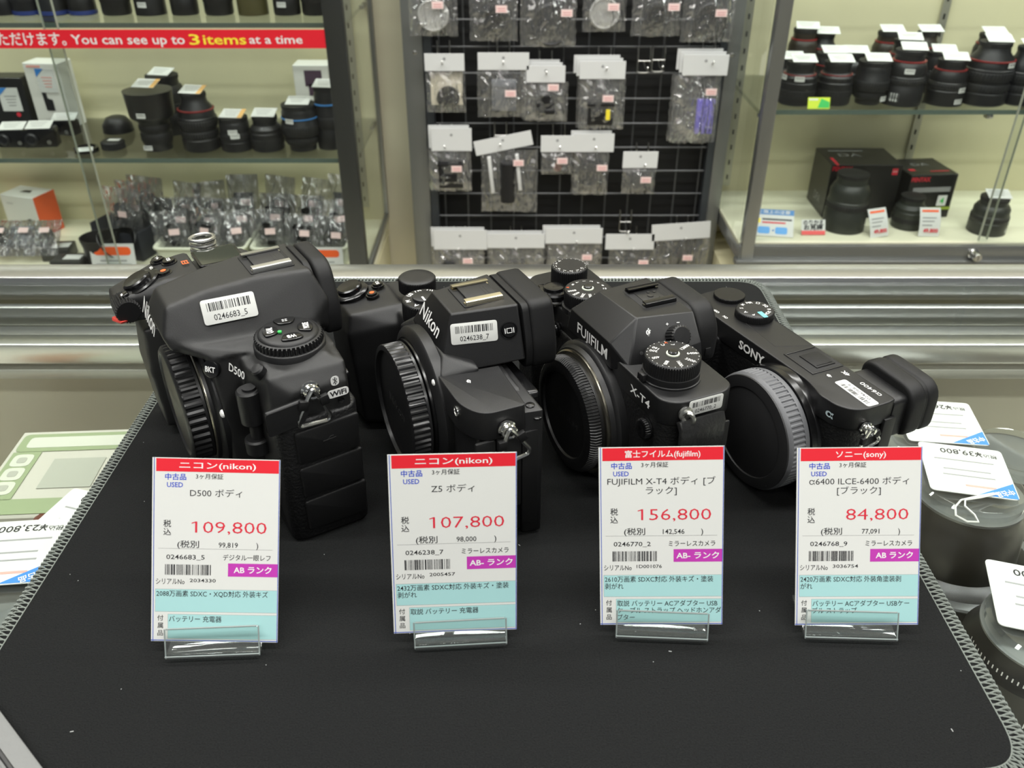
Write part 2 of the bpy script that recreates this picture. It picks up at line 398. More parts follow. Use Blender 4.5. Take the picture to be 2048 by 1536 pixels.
    e = Vector((0, -.0042+.0125*sa-.0014*ca, .0012+.0125*ca+.0010*sa)); a.tube([(-w/2+.0008, e.y, e.z), (w/2-.0008, e.y, e.z)], .00035, 6, 1)  # pale tubes along the lip edges stand in for highlights on the acrylic
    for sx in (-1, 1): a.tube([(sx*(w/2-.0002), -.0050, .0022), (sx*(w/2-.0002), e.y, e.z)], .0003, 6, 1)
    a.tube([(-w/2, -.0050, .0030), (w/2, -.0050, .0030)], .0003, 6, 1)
    a.obj('clear_stand', [ACRYL, mat('acrylic_edge_highlight', (140, 148, 146), .2)], s)
    return root
KM = ['ミラーレスカメラ']
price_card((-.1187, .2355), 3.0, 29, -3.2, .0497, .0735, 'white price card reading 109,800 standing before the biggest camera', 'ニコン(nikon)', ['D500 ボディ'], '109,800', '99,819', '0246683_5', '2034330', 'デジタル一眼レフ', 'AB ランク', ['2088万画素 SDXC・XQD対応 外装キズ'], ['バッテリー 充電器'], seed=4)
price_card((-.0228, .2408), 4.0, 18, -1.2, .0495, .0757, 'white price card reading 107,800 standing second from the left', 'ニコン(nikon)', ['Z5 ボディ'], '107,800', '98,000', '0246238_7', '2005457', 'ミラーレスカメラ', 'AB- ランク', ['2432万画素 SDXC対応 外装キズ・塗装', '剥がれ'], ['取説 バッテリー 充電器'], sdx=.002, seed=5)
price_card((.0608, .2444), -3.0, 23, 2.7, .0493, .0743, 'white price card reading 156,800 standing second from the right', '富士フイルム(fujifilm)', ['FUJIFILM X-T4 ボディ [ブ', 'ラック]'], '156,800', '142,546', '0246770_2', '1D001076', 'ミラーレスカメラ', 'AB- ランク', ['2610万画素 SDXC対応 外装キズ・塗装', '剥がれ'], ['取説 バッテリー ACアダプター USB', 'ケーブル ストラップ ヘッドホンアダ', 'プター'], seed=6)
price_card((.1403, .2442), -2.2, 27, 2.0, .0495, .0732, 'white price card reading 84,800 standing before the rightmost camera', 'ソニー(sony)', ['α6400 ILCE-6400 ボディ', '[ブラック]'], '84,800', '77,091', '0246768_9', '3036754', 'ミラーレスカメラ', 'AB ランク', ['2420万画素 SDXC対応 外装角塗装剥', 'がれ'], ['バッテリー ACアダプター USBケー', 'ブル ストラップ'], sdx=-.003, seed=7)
# ---------------------------------------------------------------- camera building blocks (mm, x = viewer's right, -y = front, z = up)
K = .001
FR = lambda x, y, z: FM((x, y, z), (1, 0, 0), (0, 0, 1))            # lettering read from the front
SD = lambda x, y, z: FM((x, y, z), (0, 1, 0), (0, 0, 1))            # read from the right-hand side
TOPR = lambda x, y, z: FM((x, y, z), (-1, 0, 0), (0, -1, 0))        # on top, read from behind
LENSF = lambda x, z, y: FM((x, y, z), (1, 0, 0), (0, 0, 1))         # lathe axis towards the front
def mm(): return MB(K)
def sticker(root, T, w, h, num, seed, rot=0):
    """rounded white barcode sticker lying on frame T"""
    b = mm(); b.prism(rrect(w, h, 1.4, 4), 0, .18, .06, 0, T); L = T @ TM((0, 0, .22))
    barcode_mm(b, -w*.40, w*.40, h*.02, h*.36, 1, L, seed); b.text(num, h*.24, 1, L @ TM((0, -h*.24, 0)), 'c', w*.62, .004)
    return b.obj('barcode_sticker', [PAPER, INK], root)
def barcode_mm(b, x0, x1, y0, y1, mi, T, seed): barcode(b, x0, x1, y0, y1, mi, T, seed, 28)
def ring_lug(root, p, side=(1, 0, 0), fwd=(0, 1, 0), s=1.0, drop=14, tilt=.0):
    """chrome eyelet with a triangular split ring and its black plastic guard"""
    T = FM(p, fwd, (0, 0, 1)); b = mm()
    b.lathe([(4.2*s, 0), (4.2*s, .8), (3.2*s, 1.2), (2.6*s, 2.6)], 24, 0, T)
    b.tube([(2.6*s*math.cos(a), 2.6*s*math.sin(a)+.2, 3.2+.8*math.cos(a)) for a in [i*math.pi/6 for i in range(12)]], 1.15*s, 8, 0, T, closed=True)
    lug = b.obj('strap_lug', CHROME, root)
    b = mm(); pts = rpoly([(-1.6, 0), (-7.4, -drop+1), (-6.4, -drop-1.5), (6.4, -drop-1.5), (7.4, -drop+1), (1.6, 0), (0, 2.6)], [1, 2.4, 2.4, 2.4, 2.4, 1, 1], 4)
    b.tube([(x*s, y*s, 4.4*s+.10*y) for x, y in pts], 1.05*s, 8, 0, T @ Matrix.Rotation(tilt, 4, 'Z'), closed=True); b.obj('split_ring', mat('ring_steel', (225, 225, 222), .22, 1.), lug)
    b = mm(); b.box((-3.6*s, -5.2*s, 4.2*s), (4.2*s, 4.6*s, 2.6*s), 0, T @ Matrix.Rotation(tilt-.2, 4, 'Z'), r=.6); b.box((3.6*s, -4.8*s, 4.2*s), (4.2*s, 4.6*s, 2.6*s), 0, T @ Matrix.Rotation(tilt+.25, 4, 'Z'), r=.6)
    b.obj('ring_guard', RUB, lug)
def hot_shoe(root, z, railm, w=21.3, d=18.0, cover=True, y0=0):
    s = mm(); s.prism(rrect(w+1.0, d+2.4, 1.2, 3, 0, y0), z-1.5, z+.12, .2); sh = s.obj('hot_shoe', DARK, root)
    for sg in (-1, 1):
        b = mm(); x0 = sg*(w/2-1.9)
        prof = [(-1.9, 0), (1.9, 0), (1.9, 1.0), (1.5, 1.9), (.6, 2.2), (-1.9, 2.2), (-1.9, 1.5), (.6, 1.5), (.6, .6), (-1.9, .6)]
        b.prism([(a*sg, c) for a, c in prof][::sg], -d/2, d/2, 0, 0, FM((x0, y0, z), (1, 0, 0), (0, 0, 1)) @ TM())
        b.obj('rail', railm, sh)
    b = mm()
    if cover:
        b.box((0, y0+.6, z+.75), (w-4.6, d-3.2, 1.1), r=.3)
        for k in (0, 1.6): b.box((0, y0+d*.18+k, z+1.32), (w*.36, .35, .1))
        b.obj('shoe_cover', mat('shoe_cover', (36, 36, 37), .45), sh)
    else:
        b.box((0, y0, z+.2), (w-6, d-5, .3), r=.1)
        for x, y in ((0, 0), (3, 4), (-3, 4), (3.5, 0), (-3.5, 1)): b.lathe([(1.5 if x == 0 else .8, 0), (1.5 if x == 0 else .8, .3), (.3, .35)], 16, 0, TM((x, y0+y, z+.35)))
        b.obj('contact', mat('contact_plate', (70, 70, 70), .4, .8), sh)
def knurl_dial(root, name, c, R, z0, z1, n=60, m=BLACK, depth=.35, top=.5, dome=0):
    b = mm(); h = z1-z0
    b.lathe([(R-.3, 0), (R, .3), (R, h-top-.4), (R-.35, h-top), (R-.6, h-top*.5), (R-1.0, h), (R*.5, h+dome)], n, 0, TM((c[0], c[1], z0)), {1: (n, depth), 2: (n, depth)})
    return b.obj(name, m, root)
def dial_text(d, c, z, R, items, h=1.7, m=WHITE, bold=.01, radial=False):
    b = mm()
    for s, deg in items:
        a = math.radians(deg); p = (c[0]+R*math.cos(a), c[1]+R*math.sin(a), z)
        b.text(s, h, 0, TM(p, rz=a-(0 if radial else math.pi/2)), 'c', None, bold)
    return b.obj('dial_marking', m, d)
def ticks(d, c, z, R, n, m=WHITE, r=.22, a0=0, a1=360):
    b = mm()
    for i in range(n): a = math.radians(a0+(a1-a0)*i/n); b.prism(circ(r, 8, c[0]+R*math.cos(a), c[1]+R*math.sin(a)), z, z+.03)
    return b.obj('dial_tick', m, d)
def top_text(root, items, name='lettering', m=WHITE):
    b = mm()
    for T, s, h, w, bold in items: b.text(s, h, 0, T, 'c', w, bold)
    return b.obj(name, m, root)
CAPG = mat('grey_cap', (92, 93, 96), .45, bump=.15, scale=1500)
LEATHER = mat('black_leatherette', (10, 10, 11), .5, bump=.8, scale=760)
METALB = mat('black_paint', (18, 18, 19), .40, bump=.10, scale=4000)
METALN = mat('black_magnesium', (21, 21, 22), .44, bump=.14, scale=3600)
# ---------------------------------------------------------------- compact flat-topped mirrorless camera (right)
def build_flat_camera():
    root = thing('mirrorless_camera', 'flat-topped black mirrorless camera with a grey body cap at the right end', 'camera', (.1461, .3597, 0), math.radians(-65.5), 'used camera bodies on the mat')
    out = [(-84, -4), (-82, -12), (-74, -15.5), (-52, -15.6), (12, -14.4), (20, -16.2), (25, -18), (36, -17), (41.5, -12.5), (43.5, -7), (43.4, 6.2), (42.5, 11), (-78, 11), (-84, 6)]
    out = rpoly(out, [4, 4, 4, 3, 6, 4, 4, 5, 4, 3, 1, 1.5, 5, 4], 4)
    b = mm(); b.hull([(x, y, z) for x, y in inset(out, 1.4) for z in (1, 52)]); b.hull([(x, y, z) for x in (-83, -52) for y in (-31, 8) for z in (4, 52)])
    b.hull([(-80, 4, 58), (40, 4, 58), (-80, 10, 58), (40, 10, 58), (-80, 10, 2), (40, 10, 2)])
    body = b.blend('body', LEATHER, root, .9, 5)
    b = mm(); b.prism(out, 50.5, 62, .7, seg=3); tp = b.obj('top_plate', METALB, root, sharp=40)
    b = mm(); b.prism(rrect(92, 52, 3, 4, -6, 31), 0, 7.5, 1.2, 0, FM((0, 18.3, 0), (1, 0, 0), (0, 0, 1))); b.obj('rear_screen', BLACKG, root)
    # viewfinder and eyecup
    b = mm(); b.prism(rpoly([(15, 40), (43, 40), (43, 61), (15, 62)], [2, 2, 3, 3]), 0, 9, .6, 0, FM((0, 19.5, 0), (1, 0, 0), (0, 0, 1))); b.obj('viewfinder', BLACK, root)
    ec = rpoly([(12.5, 42), (46, 38), (46, 65.5), (12.5, 67)], [7, 8, 10, 8], 6)
    b = mm(); F = lambda y: FM((0, y, 0), (1, 0, 0), (0, 0, 1))
    b.prism(ec, 0, 9.5, 2.0, 0, F(28.2), 3); b.prism(inset(ec, .7), 0, 2, 0, 0, F(29.2)); b.prism(inset(ec, .2), 0, 7.5, 1.8, 0, F(36.2), 3); b.prism(inset(ec, 5), 0, 4, 0, 0, F(20.5))
    b.obj('eyecup', RUB, root, sharp=45)
    # mount and body cap
    c = (2.0, 31.0)
    b = mm(); b.lathe([(30.5, -4), (30.5, 2.0), (30.2, 3.0), (29.2, 3.4)], 72, 0, LENSF(c[0], c[1], -15.5)); mr = b.obj('lens_mount', BLACKG, root)
    b = mm(); b.lathe([(30.6, 0), (30.6, 3.2), (29, 3.4)], 72, 0, LENSF(c[0], c[1], -18.8)); b.obj('mount_ring', BLACKG, mr)
    b = mm(); b.lathe([(29.6, 0), (29.9, 1.2), (29.9, 2.6), (29.9, 2.61), (29.8, 9.4), (29.8, 9.41), (29.6, 10.6), (28.8, 11.5)], 64, 0, LENSF(c[0], c[1], -22.6), {3: (72, .55), 4: (72, .55)})
    cap = b.obj('body_cap', CAPG, root, label='grey body cap with a black front')
    b = mm(); b.lathe([(28.9, -.8), (28.7, -.1), (24.2, .5), (23.2, .45), (22.9, -.35), (22.3, -.4), (21.5, 0), (0.01, 0)], 72, 0, LENSF(c[0], c[1], -34.9)); b.obj('cap_face', mat('cap_charcoal', (34, 34, 35), .5, bump=.05, scale=3000), cap)
    b = mm(); T = FR(c[0], -34.74, c[1]); b.text('SONY', 6.2, 0, T @ TM((0, -4, .02)), 'c', 27, .015); b.text('E-mount', 3.2, 0, T @ TM((0, 9, .02)), 'c', 18, .0)
    b.box((19.0, -17.5, .02), (1.0, 5, .5), 0, T @ Matrix.Rotation(.0, 4, 'Z'), r=.2)
    b.obj('embossed_lettering', mat('emboss_sheen', (60, 60, 62), .3), cap)
    # top controls
    b = mm(); b.lathe([(8.4, 0), (8.6, .4), (8.6, 1.7), (8.2, 2.1), (.2, 2.2)], 56, 0, TM((-73.2, 4.8, 62)), {1: (56, .25), 2: (56, .25)}); b.obj('control_dial', mat('spun_black', (40, 40, 41), .28, .7), root)
    d = knurl_dial(root, 'mode_dial', (-49.3, 3.2), 10.2, 62, 66.4, 64, BLACK, .3)
    dial_text(d, (-49.3, 3.2), 66.46, 7.2, [('M', 205), ('S', 240), ('A', 278), ('P', 315), ('SCN', 24), ('II', 60), ('SQ', 94), ('□', 131), ('MR', 168)], 1.8, bold=.02)
    b = mm(); b.prism(rrect(6.6, 2.6, .3, 2), 0, .05, 0, 0, TM((-49.3+7.0, 3.2-.6, 66.44), rz=-.1-math.pi/2+math.pi/2)); b.obj('auto_mark', mat('cyan_mark', (110, 200, 205), .5), d)
    b = mm(); b.lathe([(8.2, 0), (8.2, 1.0), (6, 1.4), (5.6, 3), (.1, 3.2)], 32, 0, TM((-70, -22, 57))); b.obj('shutter_button', BLACKG, root)
    top_text(root, [(TOPR(-62.2, -11.6, 62.06), 'OFF', 1.6, 4.2, .02), (TOPR(-54.6, -11.4, 62.06), 'ON', 1.6, 3.2, .02), (TOPR(15.9, 6.0, 62.06), '4K', 2.4, 4.6, .02), (TOPR(31.4, 6.6, 62.06), 'α6400', 2.3, 12.5, .004),
                    (FM((14.4, -2.8, 62.06), (.3, -1, 0), (1, .3, 0)), 'ϕ', 2.6, None, .02)], 'top_lettering')
    top_text(root, [(FR(-25.6, -15.95, 56.9), 'SONY', 4.5, 20, .03)], 'front_lettering')
    top_text(root, [(FM((33.2, -17.75, 56.2), (1, .07, 0), (0, 0, 1)), 'α', 3.4, 4.6, .03)], 'alpha_mark', mat('silver_print', (170, 186, 190), .4))
    hot = mm(); hot.prism(rpoly([(-10.6, -9.3), (10.6, -9.3), (10.6, 10.2), (-10.6, 10.2)], .8), 60.5, 62.08, .05); hs = hot.obj('hot_shoe', DARK, root)
    b = mm(); b.box((0, -8.7, 62.2), (21, .9, .5), r=.15); b.box((9.9, .5, 62.2), (1, 18, .5), r=.15); b.box((-9.9, .5, 62.2), (1, 18, .5), r=.15); b.obj('rail', BLACK, hs)
    b = mm(); b.box((.6, 2.2, 62.2), (12.6, 11.4, .8), r=.25); b.box((5.4, 2.2, 62.7), (.5, 9, .3), r=.1); b.obj('shoe_cover', RUB, hs)
    b = mm(); q = [(-44.6, -5.7), (-18.3, -7.7), (-11.6, 10.3), (-41, 10.5)]
    for i in range(4): p0, p1 = q[i], q[(i+1) % 4]; b.tube([(p0[0], p0[1], 62.0), (p1[0], p1[1], 62.0)], .14, 4)
    b.obj('flash_panel_groove', DARK, root)
    sticker(root, FM((31.2, -1.7, 62.02), (-1, .03, 0), (-.03, -1, 0)), 22.5, 6.6, '0246768_9', 11)
    # right side
    b = mm(); b.box((43.4, 9, 30), (2.2, 7, 46), r=.8); b.obj('side_door', BLACK, root)
    ring_lug(root, (43.6, -5.5, 51.5), s=.8, drop=11, tilt=.25)
    return root
build_flat_camera()
# ---------------------------------------------------------------- retro mirrorless camera with stacked dials
def build_dial_camera():
    root = thing('mirrorless_camera', 'black retro mirrorless camera with engraved number dials and a leather strap tab', 'camera', (.0662, .3709, 0), math.radians(-66), 'used camera bodies on the mat')
    base = rpoly([(-80, -10), (-79, -27), (-68, -31), (-34, -28.5), (30, -28.5), (57, -28.5), (62.5, -22), (62.5, 2), (58, 8), (-76, 8), (-80, 2)], [4, 6, 6, 3, 3, 7, 5, 5, 5, 5, 4], 4)
    b = mm(); b.hull([(x, y, z) for x, y in inset(base, .6) for z in (8, 62)]); b.hull([(-78, -8, 6), (-50, -8, 6), (-76, -34, 8), (-56, -34, 8), (-76, -36, 44), (-57, -36, 44), (-74, -28, 60), (-54, -28, 60), (-78, -8, 60), (-50, -8, 60)]); b.blend('leather_body', LEATHER, root, .9, 12)
    b = mm(); b.prism(base, 0, 8.5, .8); b.obj('bottom_plate', METALB, root)
    b = mm(); b.prism(rrect(102, 58, 3, 4, -8, 34), 0, 8, 1.2, 0, FM((0, 15.5, 0), (1, 0, 0), (0, 0, 1))); b.obj('rear_screen', BLACKG, root)
    # top plate: shoulders and finder hump fused
    b = mm(); b.prism(base, 60.5, 73.2, .9, seg=3)
    b.obj('top_plate', METALB, root, sharp=40)
    hump_top = [(-15, -19.6, 91), (16.6, -17.6, 91), (21.5, 10, 91), (-19, 10, 91)]
    b = mm(); b.hull(hump_top+[(-23, -30.3, 80), (15.5, -30.3, 80), (18, -30, 67.5), (-27, -30, 67.5), (27, -26, 72), (34, 9, 72), (-33, 9, 72), (-31, -26, 72), (31.5, 9, 80), (-30, 9, 80)])
    bm_h = b.obj('finder_hump', METALB, root, sharp=18)
    bv = bm_h.modifiers.new('edge', 'BEVEL'); bv.width = .0006; bv.segments = 2; bv.limit_method = 'ANGLE'; bv.angle_limit = math.radians(14)
    ec = rpoly([(-23, 62), (24, 62), (25, 80), (17, 91.5), (-16, 91.5), (-24, 80)], [4, 5, 6, 5, 5, 6], 5)
    b = mm(); F = lambda y: FM((0, y, 0), (1, 0, 0), (0, 0, 1))
    b.prism(ec, 0, 12, 2.4, 0, F(24.5), 3); b.prism(inset(ec, 1.2), 0, 4, .5, 0, F(13.5)); b.box((24.6, 19, 69), (.8, 3.2, 4.4), r=.3); b.obj('eyecup', RUB, root, sharp=45)
    # mount
    c = (0.0, 34.8)
    b = mm(); b.lathe([(35.4, -2), (35.4, 3.6), (34.8, 4.4), (33.4, 5.2), (32.4, 7.4), (30, 7.4)], 90, 0, LENSF(c[0], c[1], -28.4)); mr = b.obj('lens_mount', METALB, root)
    b = mm(); b.lathe([(31.6, 0), (31.6, 1.7), (30.9, 2.2), (29, 2.2)], 90, 0, LENSF(c[0], c[1], -35.0)); b.obj('mount_ring', mat('warm_steel', (170, 165, 150), .25, 1.), mr)
    b = mm(); b.lathe([(28.8, 0), (28.8, 1.8), (29.8, 2.4), (29.8, 5.4), (28.2, 7.6), (25.2, 8.4), (23.4, 8.5), (22.4, 8.0), (22.0, 6.8), (.01, 6.8)], 90, 0, LENSF(c[0], c[1], -37.0), {2: (120, .5), 3: (120, .5), 4: (120, .45)})
    cap = b.obj('body_cap', CAPM, root)
    b = mm(); b.text('FUJIFILM', 3.2, 0, FR(c[0], -43.86, c[1]) @ TM((0, 0, 0)), 'c', 27, .0); b.obj('embossed_lettering', mat('emboss_grey', (38, 38, 38), .35), cap)
    # lettering
    top_text(root, [(FM((-.6, -30.42, 73.6), (1, 0, 0), (0, 0, 1)), 'FUJIFILM', 5.6, 29.5, .014)], 'maker_lettering')
    top_text(root, [(FR(41.5, -28.62, 66.2), 'X-T4', 3.9, 16.5, .012)], 'model_lettering')
    # dials
    ci = (41.5, -13.4)
    b = mm(); b.lathe([(13.4, 0), (13.4, 1.0), (12.9, 1.2), (12.9, 4.2), (12.2, 4.4)], 60, 0, TM((ci[0], ci[1], 73.1))); b.box((-1.5, -13.6, 2.4), (4.6, 3.2, 3.6), 0, TM((ci[0], ci[1], 73.1)), r=.5)
    for k in (-1.4, 0, 1.4): b.box((-1.5+k, -15.2, 2.6), (.5, .6, 3.2), 0, TM((ci[0], ci[1], 73.1)), r=.15)
    b.obj('drive_ring', BLACK, root)
    d = knurl_dial(root, 'sensitivity_dial', ci, 12.6, 77.4, 84.4, 66, BLACK, .45, .6)
    dial_text(d, ci, 84.46, 8.6, [('3200', 28), ('1600', -12), ('800', -52), ('400', -92), ('200', -140+8), ('160', -155+5), ('C', 178), ('L', 148), ('12800', 110), ('6400', 70)], 1.7, bold=.008, radial=True)
    dial_text(d, ci, 84.46, 10.2, [('A', 165)], 1.5, ORANGE)
    ticks(d, ci, 84.42, 11.4, 26)
    b = mm(); b.lathe([(3.0, 0), (3.0, .5), (2.4, .6)], 24, 0, TM((ci[0], ci[1], 84.4))); b.obj('lock_ring', mat('pale_green', (205, 212, 190), .5), d)
    b = mm(); b.lathe([(2.3, 0), (2.3, 1.3), (1.7, 1.8), (.1, 1.9)], 24, 0, TM((ci[0], ci[1], 84.4))); b.obj('lock_button', BLACKG, d)
    cs = (-32.5, -16.0)
    d = knurl_dial(root, 'shutter_dial', cs, 12.0, 76, 84, 64, BLACK, .45, .6)
    dial_text(d, cs, 84.06, 8.6, [('8000', -95), ('4000', -70), ('2000', -45), ('1000', -20), ('500', 5), ('B', -145), ('T', -170), ('1', 165), ('2', 140), ('4', 115), ('8', 90), ('15', 65)], 1.6, bold=.008, radial=True)
    dial_text(d, cs, 84.06, 10.2, [('A', -120)], 1.5, ORANGE)
    b = mm(); b.lathe([(3.0, 0), (3.0, .5), (2.4, .6)], 24, 0, TM((cs[0], cs[1], 84.0))); b.obj('lock_ring', mat('pale_green', (205, 212, 190), .5), d)
    b = mm(); b.lathe([(2.3, 0), (2.3, 1.3), (1.7, 1.8), (.1, 1.9)], 24, 0, TM((cs[0], cs[1], 84.0))); b.obj('lock_button', BLACKG, d)
    b = mm(); b.lathe([(13, 0), (13, 2.6), (12, 2.8)], 48, 0, TM((cs[0], cs[1], 73.1))); b.box((6.5, -11.8, 2.0), (4, 3, 3.2), 0, TM((cs[0], cs[1], 73.1)), r=.5); b.obj('metering_ring', BLACK, root)
    cc = (-59.0, -12.8)
    d = knurl_dial(root, 'compensation_dial', cc, 9.7, 74.5, 85.2, 54, BLACK, .45, .6)
    dial_text(d, cc, 85.26, 7.2, [(s, 200+i*28) for i, s in enumerate(['3', '2', '1', '0', '1', '2', '3', 'C'])], 1.6, bold=.008, radial=True); ticks(d, cc, 85.22, 8.5, 22)
    b = mm(); b.lathe([(9.4, 0), (9.4, 1.2), (8.2, 1.8), (8.2, 4.4), (7.4, 5.4), (5.6, 5.6), (5.2, 7.2), (3.6, 7.6), (.1, 7.0)], 40, 0, TM((-48.5, -27.2, 73.2))); b.box((-7.6, -2.6, 3.2), (5, 4, 3), 0, TM((-48.5, -27.2, 73.2)), r=.8); b.obj('shutter_button', BLACKG, root)
    # finder side: dioptre knob, flash-plane mark
    Td = FM((26.6, -1.6, 83.0), (0, 1, 0), (-.55, 0, 1)); b = mm(); b.lathe([(5.2, -2), (5.2, 4.2), (4.5, 4.6), (4.2, 4.9), (.1, 5.0)], 40, 0, Td, {1: (22, .5)}); b.obj('dioptre_knob', BLACK, root)
    Ts = lambda y, z: FM((16.75+.282*(y+17.6)-.672*(z-91), y, z), (.282, 1, 0), (-.672, 0, 1))
    top_text(root, [(Ts(-13.6, 85.6), 'ϕ', 2.8, None, .02), (Ts(-4.5, 88), '+', 1.6, None, .03), (Ts(.6, 88.6), '-', 1.6, 1.4, .03)], 'side_marking')
    b = mm(); b.lathe([(.9, -.5), (.9, .15), (.1, .2)], 12, 0, Ts(-19, 77.5)); b.obj('speaker_hole', DARK, root)
    hot_shoe(root, 91.0, BLACKG, 20.0, 16.5, cover=False, y0=0)
    # sync terminal, front button
    b = mm(); T = FR(48.5, -28.2, 53.5); b.lathe([(5.2, 0), (5.2, .8), (4.9, .9), (4.9, 2.6), (4.2, 3.0), (1, 3.0), (.1, 2.6)], 40, 0, T, {3: (28, .4), 4: (28, .3)}); b.obj('sync_terminal', BLACKG, root)
    b = mm(); b.lathe([(4.6, 0), (4.6, 1), (3.6, 1.4), (3.4, 2), (.1, 2.4)], 30, 0, FR(-40, -29, 60)); b.lathe([(3, 0), (3, .6), (.1, .8)], 20, 0, FR(-47, -30.6, 68)); b.obj('front_button', BLACKG, root)
    # right side: sticker, lug and leather tab
    sticker(root, FM((62.72, -8.6, 69.2), (0, 1, 0), (0, 0, 1)), 17.5, 7.6, '0246770_2', 12)
    b = mm(); T = FM((62.4, -19, 67.5), (0, 1, 0), (0, 0, 1)); b.lathe([(3.4, 0), (3.4, 1), (2.6, 1.4)], 24, 0, T); b.tube([(2.6*math.sin(a)*.5, 2.8*math.cos(a)-1.2, 2.6+2.2*math.sin(a)) for a in [i*math.pi/7 for i in range(14)]], 1.2, 8, 0, T, closed=True); b.obj('strap_lug', STEEL, root)
    b = mm(); prof = [(63.6, 64.6), (66.6, 66.4), (68.6, 63), (69.0, 54), (67.4, 45), (65.2, 45), (66.6, 54), (66.2, 61)]
    b.prism([(x, z) for x, z in prof][::-1], -3, 20, .8, 0, FM((0, -4.0, 0), (1, 0, 0), (0, 0, 1))); b.obj('leather_tab', mat('strap_leather', (30, 30, 30), .38, bump=.9, scale=240), root, sharp=60, label='black leather strap tab')
    b = mm(); b.box((62.4, -6, 34), (1.6, 24, 46), r=.7); b.obj('side_door', RUB, root)
    return root
build_dial_camera()
# ---------------------------------------------------------------- mirrorless camera with a tall finder hump
def build_hump_camera():
    root = thing('mirrorless_camera', 'black mirrorless camera with sloped finder hump and big ribbed cap, second from left', 'camera', (-.0166, .3599, 0), math.radians(-65.5), 'used camera bodies on the mat')
    b = mm()
    b.hull([(-88, -20, 2), (-86, -24, 70), (-88, 2, 2), (-86, 2, 71), (58, -26, 2), (58, 3, 2), (58, -24, 60), (58, 3, 66), (30, -27, 60), (-40, -24, 72), (-40, 2, 72), (40, 3, 71)])
    b.hull([(-88, -22, 3), (-86, -50, 6), (-52, -46, 6), (-44, -24, 3), (-86, -52, 60), (-54, -50, 60), (-44, -26, 66), (-86, -48, 69), (-58, -47, 69), (-84, -20, 73), (-50, -20, 74)])
    b.hull([(-36, -26, 4), (36, -26, 4), (-30, -29, 74), (26, -28.4, 74), (-22, -24, 81), (18, -24, 81), (-30, -10, 76), (28, -10, 76), (37, -28, 30), (-37, -28, 30)])
    b.blend('body', METALN, root, .9, 14)
    # right shoulder block
    sh = rpoly([(24, -29.2), (50.5, -29.2), (61.5, -23), (61.5, -3.0), (27, -.6)], [1, 9, 7, 2, 1], 6)
    b = mm(); b.prism(sh, 60, 74.2, .5, seg=3, taper=.2); b.obj('shoulder', METALN, root, sharp=35)
    b = mm(); b.prism(rpoly([(20, -4), (60.5, -4), (62, 5), (20, 6)], 1.5), 2, 69.5, .7); b.obj('rear_shell', BLACK, root)
    b = mm(); b.prism(rrect(98, 60, 3, 4, -6, 36), 0, 8, 1.2, 0, FM((0, 12.5, 0), (1, 0, 0), (0, 0, 1))); b.obj('rear_screen', BLACKG, root)
    b = mm(); b.box((60.6, -11, 40), (2.4, 12, 40), r=1.2); b.box((60.6, -22, 40), (2.4, 9.5, 40), r=1.2); b.box((60.9, -1, 34), (2.0, 8, 52), r=.8); b.obj('terminal_cover', RUB, root)
    b = mm(); b.lathe([(2.6, -.6), (2.6, .4), (2.0, .4), (1.7, -1.2), (.1, -1.6)], 24, 0, FR(46.2, -29.0, 68.5)); b.obj('cable_socket', CHROME, root)
    for p in ((56.5, 1.0, 70.0), (60.5, 2.5, 66.0)):
        b = mm(); b.lathe([(2.1, 0), (2.1, .8), (1.5, 1.2), (.1, 1.3)], 20, 0, TM((p[0], p[1], p[2]-.8))); b.obj('rear_button', BLACKG, root)
    # finder hump
    b = mm(); b.hull([(-12, -17.5, 97.3), (13.2, -17.5, 97.3), (18.5, 13, 98.2), (-17.5, 13, 98.2), (-19, -25.6, 81), (18.4, -25.0, 75.5), (21, -22.5, 71), (-24, -22.5, 73), (26, 13.5, 73), (-26, 13.5, 73)])
    h = b.obj('finder_hump', METALN, root, sharp=20)
    bv = h.modifiers.new('edge', 'BEVEL'); bv.width = .0009; bv.segments = 3; bv.limit_method = 'ANGLE'; bv.angle_limit = math.radians(14)
    ec = rpoly([(-25, 66), (25.5, 66), (26, 78), (20, 98.6), (-19, 98.6), (-26, 78)], [4, 5, 5, 4, 4, 5], 5)
    F = lambda y: FM((0, y, 0), (1, 0, 0), (0, 0, 1))
    b = mm(); b.prism(ec, 0, 12.6, 2.0, 0, F(30), 3); b.prism(inset(ec, .8), 0, 3.4, .3, 0, F(17.6)); b.obj('eyecup', RUB, root, sharp=45)
    # right slope of the hump: frame for the sticker and the button
    def slope(y, t):     # t from the roof edge down
        a = Vector((13.2+(y+17.5)*5.3/30.5, y, 97.3+(y+17.5)*.9/30.5)); q = Vector((21+(y+22.5)*5/36, y, 71+(y+22.5)*2/36)); return a.lerp(q, t)
    def SL(y, t, off=.12):
        o = slope(y, t); dy = slope(y+1, t)-o; dz = slope(y, t-.1)-o; m = FM(o, dy, dz); return m @ TM((0, 0, off))
    sticker(root, SL(-8.6, .36, .3) @ Matrix.Rotation(-.06, 4, 'Z'), 21.5, 9.6, '0246238_7', 13)
    b = mm(); T = SL(7.2, .42, -.3); b.lathe([(4.1, 0), (4.1, .9), (3.6, 1.0), (3.5, .6), (3.2, 1.3), (.1, 1.5)], 36, 0, T); bt = b.obj('monitor_button', BLACKG, root)
    b = mm(); T2 = T @ TM((0, 0, 1.55)); 
    for x0, y0, x1, y1 in ((-1.3, .9, 1.3, 1.2), (-1.3, -1.2, 1.3, -.9), (-1.3, -1.2, -1.0, 1.2), (1.0, -1.2, 1.3, 1.2), (-2.2, -1.2, -1.8, 1.2), (1.8, -1.2, 2.2, 1.2)): b.quad([(x0, y0, 0), (x1, y0, 0), (x1, y1, 0), (x0, y1, 0)], 0, T2)
